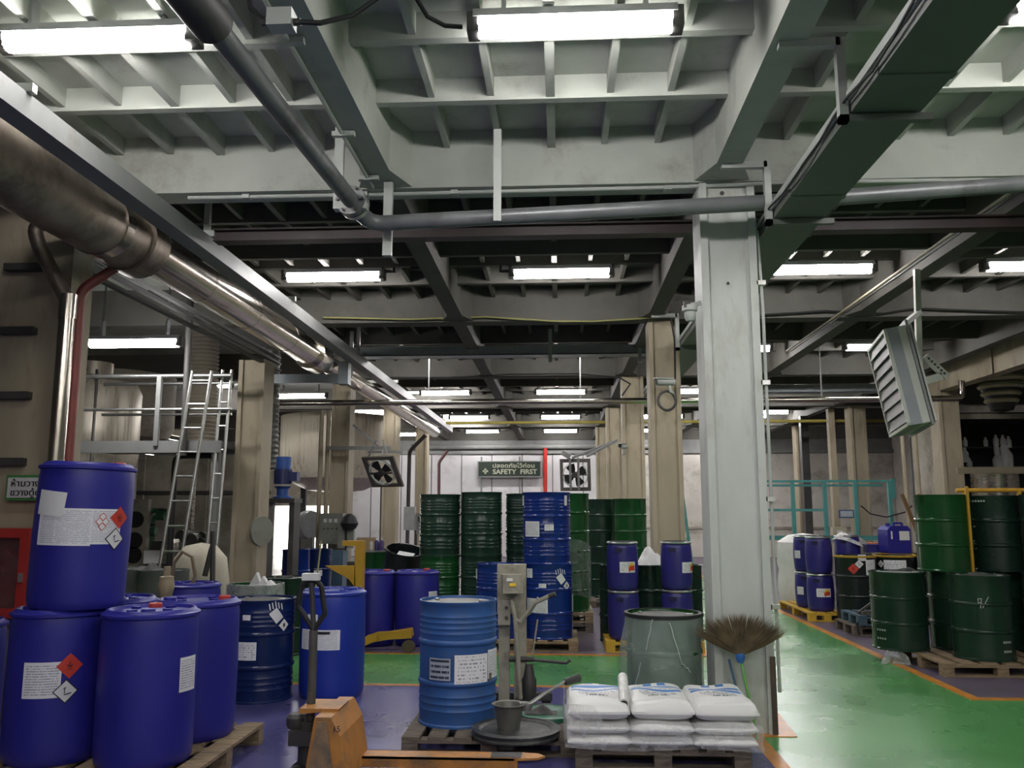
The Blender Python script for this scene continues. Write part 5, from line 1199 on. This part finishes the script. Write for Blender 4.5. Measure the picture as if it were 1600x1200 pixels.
for k in range(4): a = k*pi/2+.6; MB().bar((.7*cos(a), .7*sin(a), 0), (.7*cos(a), .7*sin(a), zb+.2), .12).build('support_leg', C_wallold, t)
MB().tube([(.05, -.3, zb-.3), (.05, -.3, zb-.7)], .09, 12).build('outlet_valve', C_dark, t)
p = at(165, 575, 15.5); t = thing('upper_tank', 'dull tank top above the process tank under the dark roof', 'tank', (p.x, 15.9, 2.9)); MB().lathe([(0, 0), (1.0, .1), (1.1, .3), (1.1, 1.3), (0, 1.35)], 40).build('shell', C_wallold, t)
MB().bar((0, 0, -2.9), (0, 0, .1), .3).build('support_leg', C_dark, t)
PY = 11.2
t = thing('platform', 'raised grey steel platform with double handrails in front of the tank', 'platform', (-5.5, PY, 0))
zp = at(200, 697, PY).z; x0 = at(100, 697, PY).x; x1 = at(345, 697, PY).x
MB().box(x0, x1, PY, PY+.06, zp-.09, zp+.07).build('edge_channel', C_steel, t, world=True); MB().box(x0, x1, PY+.06, PY+1.3, zp-.02, zp+.02).build('deck_plate', C_dark, t, world=True)
for py, r in ((588, .03), (600, .025), (640, .02), (648, .02)):
    yy = PY if py in (588, 640) else PY+.9; z = at(200, py, yy).z; MB().tube([(x0, yy, z), (at(362, py, yy).x, yy, z)], r, 10).build('handrail', C_galv, t, world=True)
for px in (118, 247): x = at(px, 640, PY).x; MB().bar((x, PY, zp), (x, PY, at(200, 588, PY).z), .06).build('rail_post', C_steel, t, world=True)
for x in (at(120, 0, PY).x-.6, x1-.1): MB().bar((x, PY+.12, 0), (x, PY+.12, zp), .10).build('leg', C_steel, t, world=True)
def ladder(label, pxl, pxr, ytop, Y, n, lean=.0):
    a, b = at(pxl, ytop, Y), at(pxr, ytop, Y)
    t = thing('steel_ladder', label, 'ladder', ((a.x+b.x)/2, Y, 0))
    for q in (a, b): MB().tube([(q.x-lean, Y-.25, 0), q], .022, 10).build('side_rail', C_galv, t, world=True)
    for k in range(n):
        f = (k+.6)/n; l = V((a.x-lean, Y-.25, 0)).lerp(a, f); r = V((b.x-lean, Y-.25, 0)).lerp(b, f); MB().tube([l, r], .014, 8).build('rung', C_galv, t, world=True)
    return t
ladder('front steel ladder rising to the platform', 301, 331, 580, 10.9, 11, .28)
ladder('narrow steel ladder against the stained column', 348, 362, 578, 11.3, 11, .03)
t = MB().tube([V((at(293, 545, 11.14).x, 11.14, 4.7)), at(286, 712, 11.14)], .045, 12).build('dark_pole', C_dark); tag(t, 'dark round pole in front of the platform beside the ladder', 'pole')
U_ = [V((at(274, 715, 11.6).x, 11.6, .2)), at(274, 712, 11.6), at(340, 712, 11.6), V((at(340, 712, 11.6).x, 11.6, .2))]
t = MB().tube(bend(U_, .12), .04, 12).build('black_pipe', C_black); tag(t, 'black pipe arch under the platform', 'pipe')
p = at(140, 0, 11); 
# coiled ducts (ribbed pipes) behind
for k, (px, py0, py1, Y, r, lab) in enumerate([(312, 640, 700, 14.5, .28, 'ribbed pale flexible duct behind the ladders'), (422, 620, 735, 13.5, .13, 'ribbed flexible duct beside the stained column')]):
    a, b = at(px, py0, Y), at(px, py1, Y); a = V((a.x, a.y, 4.768)); n = 60; pts = [a.lerp(b, i/n) for i in range(n+1)]
    t = MB().tube(pts, [r*(1 if i % 2 else .88) for i in range(n+1)], 20).build('ribbed_duct', C_tin if k else mat('cream_duct', (.42, .38, .30), .5)); tag(t, lab, 'duct')
# stained round tank further back
p = at(520, 680, 24); t = thing('process_tank', 'big stained round tank hanging behind the conduit column', 'tank', (p.x, 24.5, at(520, 770, 24).z)); zt = at(520, 650, 24).z-at(520, 770, 24).z
MB().lathe([(0, 0), (.8, .08), (1.45, .4), (1.6, .8), (1.6, zt), (0, zt)], 48).build('shell', C_tank, t)
for s in (-1, 1): MB().bar((s*1.2, .9, -t.location.z), (s*1.2, .9, .6), .15).build('support_leg', C_dark, t)
p = at(425, 645, 22); 
# blue mixer motor
C_mot = mat('blue_motor_paint', (.03, .09, .33), .4, var=.12); C_motd = mat('dark_blue_motor', (.025, .035, .12), .45, var=.15)
MYY = 13.0; p = at(441, 778, MYY)
t = thing('mixer_motor', 'blue vertical mixer motor with gearbox on a dark stand', 'motor', (p.x, MYY, 0))
def mz(y): return at(441, y, MYY).z
MB().tube([(0, 0, mz(733)), (0, 0, mz(714))], .115, 20).build('fan_cover', C_mot, t); MB().tube([(0, 0, mz(757)), (0, 0, mz(733))], .125, 20).build('motor_body', C_motd, t)
for k in range(12): a = k*pi/6; MB().bar((.13*cos(a), .13*sin(a), mz(755)), (.13*cos(a), .13*sin(a), mz(735)), .012).build('cooling_fin', C_motd, t)
MB().lathe([(.13, mz(760)), (.09, mz(764)), (.09, mz(774)), (.14, mz(776)), (.14, mz(779)), (0, mz(779))], 20).build('gearbox', C_mot, t)
MB().box(.12, .24, -.08, .08, mz(752), mz(738)).build('terminal_box', C_motd, t); MB().box(-.25, .25, -.2, .2, mz(786), mz(779)).build('mount_plate', C_dark, t)
for sx in (-.2, .2): MB().box(sx-.04, sx+.04, -.15, .15, 0, mz(786)).build('stand_leg', C_dark, t)
# hose cabinet and notice on the near left column
C_cab = mat('hose_cabinet_red', (.34, .025, .02), .4, var=.1)
xr = at(41, 890, 6.45).x; zt, zb = at(30, 826, 6.45).z, at(30, 966, 6.45).z
t = thing('fire_hose_cabinet', 'red fire hose cabinet with glass door at the left edge', 'cabinet', (xr-.35, 6.6, zb))
W = .7; hh = zt-zb
MB().box(-W/2, W/2, .2, .23, 0, hh).build('back_panel', C_cab, t)
for (a, b, c, d) in ((-W/2, W/2, 0, .07), (-W/2, W/2, hh-.07, hh), (-W/2, -W/2+.07, .07, hh-.07), (W/2-.07, W/2, .07, hh-.07)): MB().box(a, b, -.15, .2, c, d).build('case_side', C_cab, t)
MB().lathe([(.06, -.05), (.23, -.05), (.25, 0), (.23, .05), (.06, .05)], 32, c=(0.02, .02, hh*.42), mtx=Matrix.Rotation(R(90), 3, 'X')).build('hose_reel', mat('hose_red', (.25, .05, .045), .6), t)
MB().box(-W/2+.07, W/2-.07, -.13, -.125, .07, hh-.07).build('glass_pane', film('cabinet_glass', (.15, .07, .07), .35, .1), t)
MB().box(W/2-.05, W/2-.02, -.17, -.15, hh*.4, hh*.5).build('handle', C_galv, t)
p0_, p1_ = at(10, 744, 6.78), at(62, 780, 6.78)
t = thing('notice_board', 'white Thai notice with green border above the hose cabinet', 'sign', (p0_.x+.27, 6.82, p1_.z-.01)); nw, nh = .56, p0_.z-p1_.z+.02
MB().box(-nw/2, nw/2, -.02, .02, 0, nh).build('border', mat('green_border', (.06, .22, .06), .5), t); MB().box(-nw/2+.018, nw/2-.018, -.028, -.02, .022, nh-.022).build('face', mat('notice_white', (.55, .56, .55), .6), t)
for txt, z in (('ห้ามวางสิ่งของ', .66), ('ขวางตู้ดับเพลิง', .30)):
    tm = text_mesh(txt, .075, C_blackink, 'notice_lettering'); w0 = max(q.co.x for q in tm.vertices)-min(q.co.x for q in tm.vertices)
    for q in tm.vertices: q.co.x *= .46/w0
    link('notice_lettering', tm, t, (0, -.031, nh*z), (R(90), 0, 0))
# goods behind the left drums
G1 = 'grey-green drums behind the left pallet'
for px, Y, l in ((208, 9.6, 'left grey-green covered drum behind the blue drums'), (256, 9.3, 'right grey-green covered drum with dark cloth on top')):
    d = steel_drum(l, (at(px, 900, Y).x, Y, 0), mat('grey_green_drum', (.12, .14, .12), .6, dirt=(.2, .2, .17), damt=.4), h=1.0, r=.26, group=G1, lid=C_lidw)
p = at(238, 878, 9.3); t = thing('rag', 'dark cloth lying on the right grey-green drum', 'rag', (p.x, 9.25, 1.0)); MB().grid(lambda a, b: (-.15+.3*a, -.1+.2*b, .003+.06*sin(pi*a)*sin(pi*b)*(1+.4*sin(13*a))), 12, 8).build('cloth', C_dark, t)
p = at(259, 930, 7.6); t = thing('hose_coupling', 'beige hose coupling standing up behind the blue drum tops', 'coupling', (p.x, 7.6, 0)); z = p.z; zz = at(259, 885, 7.6).z
MB().lathe([(.04, 0), (.04, z-.02), (.055, z), (.065, z+.05), (.07, z+.1), (.06, z+.12), (.06, z+.16), (.03, z+.17), (.03, zz), (0, zz)], 16).build('spindle', mat('beige_brass', (.32, .26, .17), .5), t)
def flask(label, px, py0, py1, Y, r, m, name, cat, base=True):
    a, b = at(px, py0, Y), at(px, py1, Y); t = thing(name, label, cat, (a.x, Y, 0)); MB().lathe([(0, b.z), (r*.9, b.z), (r, b.z+.04), (r, a.z-.08), (r*.8, a.z), (0, a.z)], 24).build('shell', m, t)
    if base: MB().bar((0, 0, 0), (0, 0, b.z), r*1.2).build('pedestal', C_dark, t)
    return t
flask('shiny metal can on a stand behind the grey-green drums', 268, 842, 880, 12, .13, C_inox, 'metal_can', 'can')
p = at(243, 860, 12.2); t = thing('white_box', 'white box beside the shiny metal can', 'box', (p.x, 12.2, 0)); MB().box(-.12, .12, -.1, .1, at(243, 880, 12.2).z, p.z).build('carton', C_white_p, t); MB().box(-.1, .1, -.08, .08, 0, at(243, 880, 12.2).z).build('stand', C_dark, t)
t = MB().tube([at(269, 782, 12.4), V((at(265, 842, 12.4).x, 12.4, .2))], .018, 8).build('orange_pole', C_oran); tag(t, 'thin orange pole standing behind the metal can', 'pole')
t = thing('white_sack', 'pale bulging sack behind the ladder foot', 'sack', (at(312, 900, 10.2).x, 10.2, 0)); MB().lathe([(0, 0), (.28, .02), (.33, .3), (.34, .8), (.30, 1.08), (.18, 1.22), (0, 1.26)], 20).build('bag_skin', mat('cream_sack', (.5, .46, .36), .6, bump=.3), t)
cable('thick brown hose curving over the pale sack', [at(268, 920, 9.0), at(272, 880, 9.0), at(285, 862, 9.0), at(300, 870, 9.0), at(305, 900, 9.0), at(296, 925, 9.0)], .02, mat('brown_hose', (.22, .17, .11), .6), 'hose', 'brown_hose')
cable('dark hose hanging behind the ladder', [at(320, 900, 9.6), at(330, 860, 9.6), at(333, 830, 9.6), V((at(335, 940, 9.6).x, 9.6, .03))], .03, C_dark, 'hose', 'dark_hose')
C_gval = mat('green_valve_paint', (.03, .12, .06), .45)
t = thing('valve_manifold', 'green valve pipes below the platform', 'valve', (at(240, 830, 12.6).x, 12.6, 0))
MB().tube(bend([at(222, 798, 12.6), at(262, 798, 12.6), at(262, 806, 12.6), at(240, 808, 12.6), V((at(236, 850, 12.6).x, 12.6, .3))], .06), .035, 10).build('pipe', C_gval, t, world=True)
for q in ((232, 800), (238, 830), (252, 806)): c = at(*q, 12.55); MB().tube([c-V((.06, 0, 0)), c+V((.06, 0, 0))], .065, 12).build('valve_body', C_gval, t, world=True); MB().lathe([(.01, 0), (.05, .02), (.05, .035), (0, .035)], 14, c=c+V((0, 0, .08))).build('hand_wheel', C_dark, t, world=True)
t = thing('pump_group', 'cluster of dark pumps and flanges behind the ladders', 'pump', (at(305, 850, 12.3).x, 12.3, 0))
for k, (px, py, r) in enumerate([(290, 838, .09), (305, 845, .11), (318, 850, .10), (297, 855, .08), (322, 838, .07)]): c = at(px, py, 12.3+.05*k); MB().tube([c-V((.02, .12, 0)), c+V((.02, .12, 0))], r, 16).build('flange', C_jackg if k % 2 else C_dark, t, world=True)
MB().bar((at(305, 0, 12.3).x, 12.4, 0), (at(305, 0, 12.3).x, 12.4, at(305, 845, 12.3).z), .3).build('base_frame', C_dark, t, world=True)
t = MB().tube([at(304, 740, 12.8), V((at(298, 845, 12.8).x, 12.8, 0))], .03, 10).build('bright_pipe', C_inox); tag(t, 'bright thin vertical pipe between the ladder rails', 'pipe')
t = thing('wall_screen', 'grey panelled partition behind the platform legs', 'partition', (-6.8, 16.2, 0))
for k in range(5): MB().box(-8.6+k*.62, -8.0+k*.62, 16.2, 16.25, .1, 2.7).build('panel', C_wallold, t, world=True)
MB().box(-8.7, -5.5, 16.16, 16.2, 1.95, 2.02).build('rail', C_dark, t, world=True)
t = thing('motor_rack', 'column of dark round openings on the grey frame below the tank', 'frame', (at(208, 800, 12.4).x, 12.4, 0))
MB().box(-.22, .22, 0, .1, .3, at(208, 780, 12.4).z).build('frame_plate', C_wallold, t)
for py in (812, 845, 868): z = at(208, py, 12.3).z; MB().tube([(.05, -.02, z), (.05, .01, z)], .12, 20).build('round_opening', C_black, t)
# ================================================================ MIDDLE LEFT GOODS
C_pan = mat('panel_grey_green', (.24, .25, .21), .5, var=.1, dirt=(.12, .11, .09), damt=.3)
p0_, p1_ = at(500, 802, 16.2), at(535, 850, 16.2)
t = thing('electrical_cabinet', 'grey-green electrical cabinet on the conduit column', 'cabinet', ((p0_.x+p1_.x)/2, 16.35, p1_.z))
cw_, ch = p1_.x-p0_.x, p0_.z-p1_.z
MB().box(-cw_/2, cw_/2, -.2, .28, 0, ch).build('case', C_pan, t); door_ = MB().box(-cw_/2+.02, cw_/2-.02, -.215, -.2, .03, ch-.03).build('door', C_pan, t)
for k in range(3): MB().box(-.13+k*.1, -.07+k*.1, -.222, -.215, ch*.7, ch*.82).build('meter', C_white_p, door_)
for k in range(4): MB().tube([(-.12+k*.08, -.23, ch*.5), (-.12+k*.08, -.215, ch*.5)], .015, 8).build('button', C_dark, door_)
p = at(546, 811, 15.9); t = thing('black_bag', 'black bag hanging at the corner of the electrical cabinet', 'bag', (p.x, 15.9, p.z-.1)); MB().lathe([(0, -.1), (.12, -.08), (.17, .02), (.12, .14), (.04, .2), (0, .2)], 18).build('bag_skin', C_black, t)
p = at(541, 835, 16.0); t = thing('control_box', 'small grey control box beside the electrical cabinet', 'control box', (p.x, 16.0, p.z-.25)); MB().box(-.15, .15, -.05, .05, 0, .5).build('case', C_pan, t); MB().tube([(0, -.05, .4), (.03, -.12, .0), (-.1, -.1, -.25)], .02, 8).build('cable', C_black, t)
p = at(516, 895, 15.8); t = thing('blue_cabinet', 'faded blue machine base below the electrical cabinet', 'cabinet', (p.x, 15.9, 0)); MB().box(-.25, .25, -.2, .2, 0, at(516, 860, 15.8).z).build('case', mat('faded_blue', (.07, .13, .18), .5), t); MB().box(-.2, .2, -.21, -.2, .1, .9).build('door', mat('faded_blue', (.07, .13, .18), .5), t)
p = at(482, 820, 17.5); t = thing('round_mirror', 'grey round disc on a stand before the bright doorway', 'disc', (p.x, 17.5, 0)); MB().lathe([(0, -.1), (.28, -.1), (.30, 0), (.28, .1), (0, .1)], 32, c=(0, 0, p.z), mtx=Matrix.Rotation(R(60), 3, 'Z') @ Matrix.Rotation(R(90), 3, 'X')).build('disc', mat('mid_grey', (.3, .32, .34), .4), t); MB().box(-.12, .12, -.08, .08, 0, p.z-.25).build('stand', C_steel, t)
t = MB().tube([at(502, 845, 13.5), at(494, 912, 13.5), V((at(490, 950, 13.5).x, 13.5, 0))], .014, 8).build('bamboo_stick', mat('bamboo', (.42, .40, .20), .5)); tag(t, 'pale bamboo stick standing beside the pallet jack handle', 'stick')
d = steel_drum('shiny blue drum behind the closed dark green drum', (at(463, 870, 14).x, 14, 0), P_navy, h=1.02, r=.22, group='drums by the conduit column')
d = steel_drum('dark blue drum with white label below the electrical cabinet', (at(495, 880, 14.75).x, 14.75, 0), P_ink, h=1.0, r=.25, group='drums by the conduit column'); patch(d, rsteel(.25), .1, .62, .14, .12, LB3)
t = thing('oval_sign', 'grey-green round plate on the stained column side', 'plate', (-4.10, 11.75, at(416, 830, 11.6).z)); MB().lathe([(0, -.02), (.2, -.02), (.2, .02), (0, .02)], 28, mtx=Matrix.Rotation(R(62), 3, 'Z') @ Matrix.Rotation(R(90), 3, 'X')).build('plate', C_pan, t)
# goods row behind the violet pair
GY = 14.2
for px, GYY, m_, l in ((582, 14.2, P_green, 'green drum with pale rim behind the yellow stacker'), (627, 14.95, P_navy, 'blue drum between green drums behind the stacker pair'), (668, 14.2, P_greend2, 'dark drum right of the blue drum behind the stacker pair')):
    d = steel_drum(l, (at(px, 860, GYY).x, GYY, 0), m_, h=1.0, group='drums behind the stacker', rim=C_ylw if px != 582 else C_ring)
p = at(628, 890, 13.1); t = thing('open_bin', 'tilted open black drum with papers behind the violet-blue pair', 'bin', (p.x, 13.1, .68)); t.rotation_euler = (R(14), R(10), 0)
MB().lathe([(0, 0), (.26, 0), (.29, .03), (.29, .38), (.30, .40), (.285, .40), (.27, .05), (0, .05)], 32).build('shell', P_blk, t); MB().box(-.1, .14, -.12, .06, .33, .345).build('paper', C_white_p, t); MB().lathe([(.25, 0), (.25, -.66), (0, -.66)], 24).build('base_drum', P_blk, t)
p = at(572, 852, GY-.1); t = thing('cardboard_box', 'brown cardboard box standing on the green drum', 'box', (p.x, GY-.05, 1.005)); MB().box(-.15, .15, -.1, .1, 0, .2).build('carton', mat('cardboard', (.38, .28, .16), .7), t); MB().box(-.15, .15, -.012, .012, .2, .203).build('tape', C_wood, t)
for k, (px, c, l) in enumerate([(581, (.7, .7, .68), 'white bottle with red cap on the green drum'), (589, (.06, .05, .2), 'purple bottle beside the white one on the green drum'), (597, (.1, .07, .22), 'dark purple bottle near the blue drum')]):
    p = at(px, 852, GY-.1); t = thing('bottle', l, 'bottle', (p.x, GY-.12, 1.005), 0, 'bottles on the drums'); MB().lathe([(0, 0), (.035, 0), (.04, .02), (.04, .13), (.02, .16), (0, .16)], 14).build('body', mat('bottle_%d' % k, c, .4), t); MB().lathe([(.018, .16), (.02, .2), (0, .2)], 12).build('cap', C_redcap if k == 0 else C_white_p, t)
p = at(642, 815, 21.4); t = thing('meter_box', 'pale meter boxes on the far left-row column', 'box', (at(650, 815, 20.5).x, 20.5, at(650, 835, 20.5).z)); MB().box(-.28, -.02, -.1, .1, .1, .65).build('case', mat('pale_case', (.42, .44, .42), .5), t); MB().box(.02, .28, -.1, .1, 0, .5).build('case', C_steel, t); MB().box(.06, .22, -.11, -.1, .3, .42).build('window', C_dark, t); MB().box(-.03, .03, .0, .05, -t.location.z, .1).build('stand', C_dark, t)
cable('dark pipe bending down past the end of the silver pipe', bend([at(665, 680, 25), at(640, 705, 25), V((at(637, 800, 25).x, 25, 0))], .1), .06, C_dark, 'pipe', 'bent_pipe')
cable('dark red pipe bending down on the white wall', bend([at(700, 703, 30.8), at(686, 722, 30.8), V((at(686, 800, 30.8).x, 30.8, 0))], .1), .06, mat('dull_red_pipe', (.12, .05, .05), .5), 'pipe', 'bent_pipe')
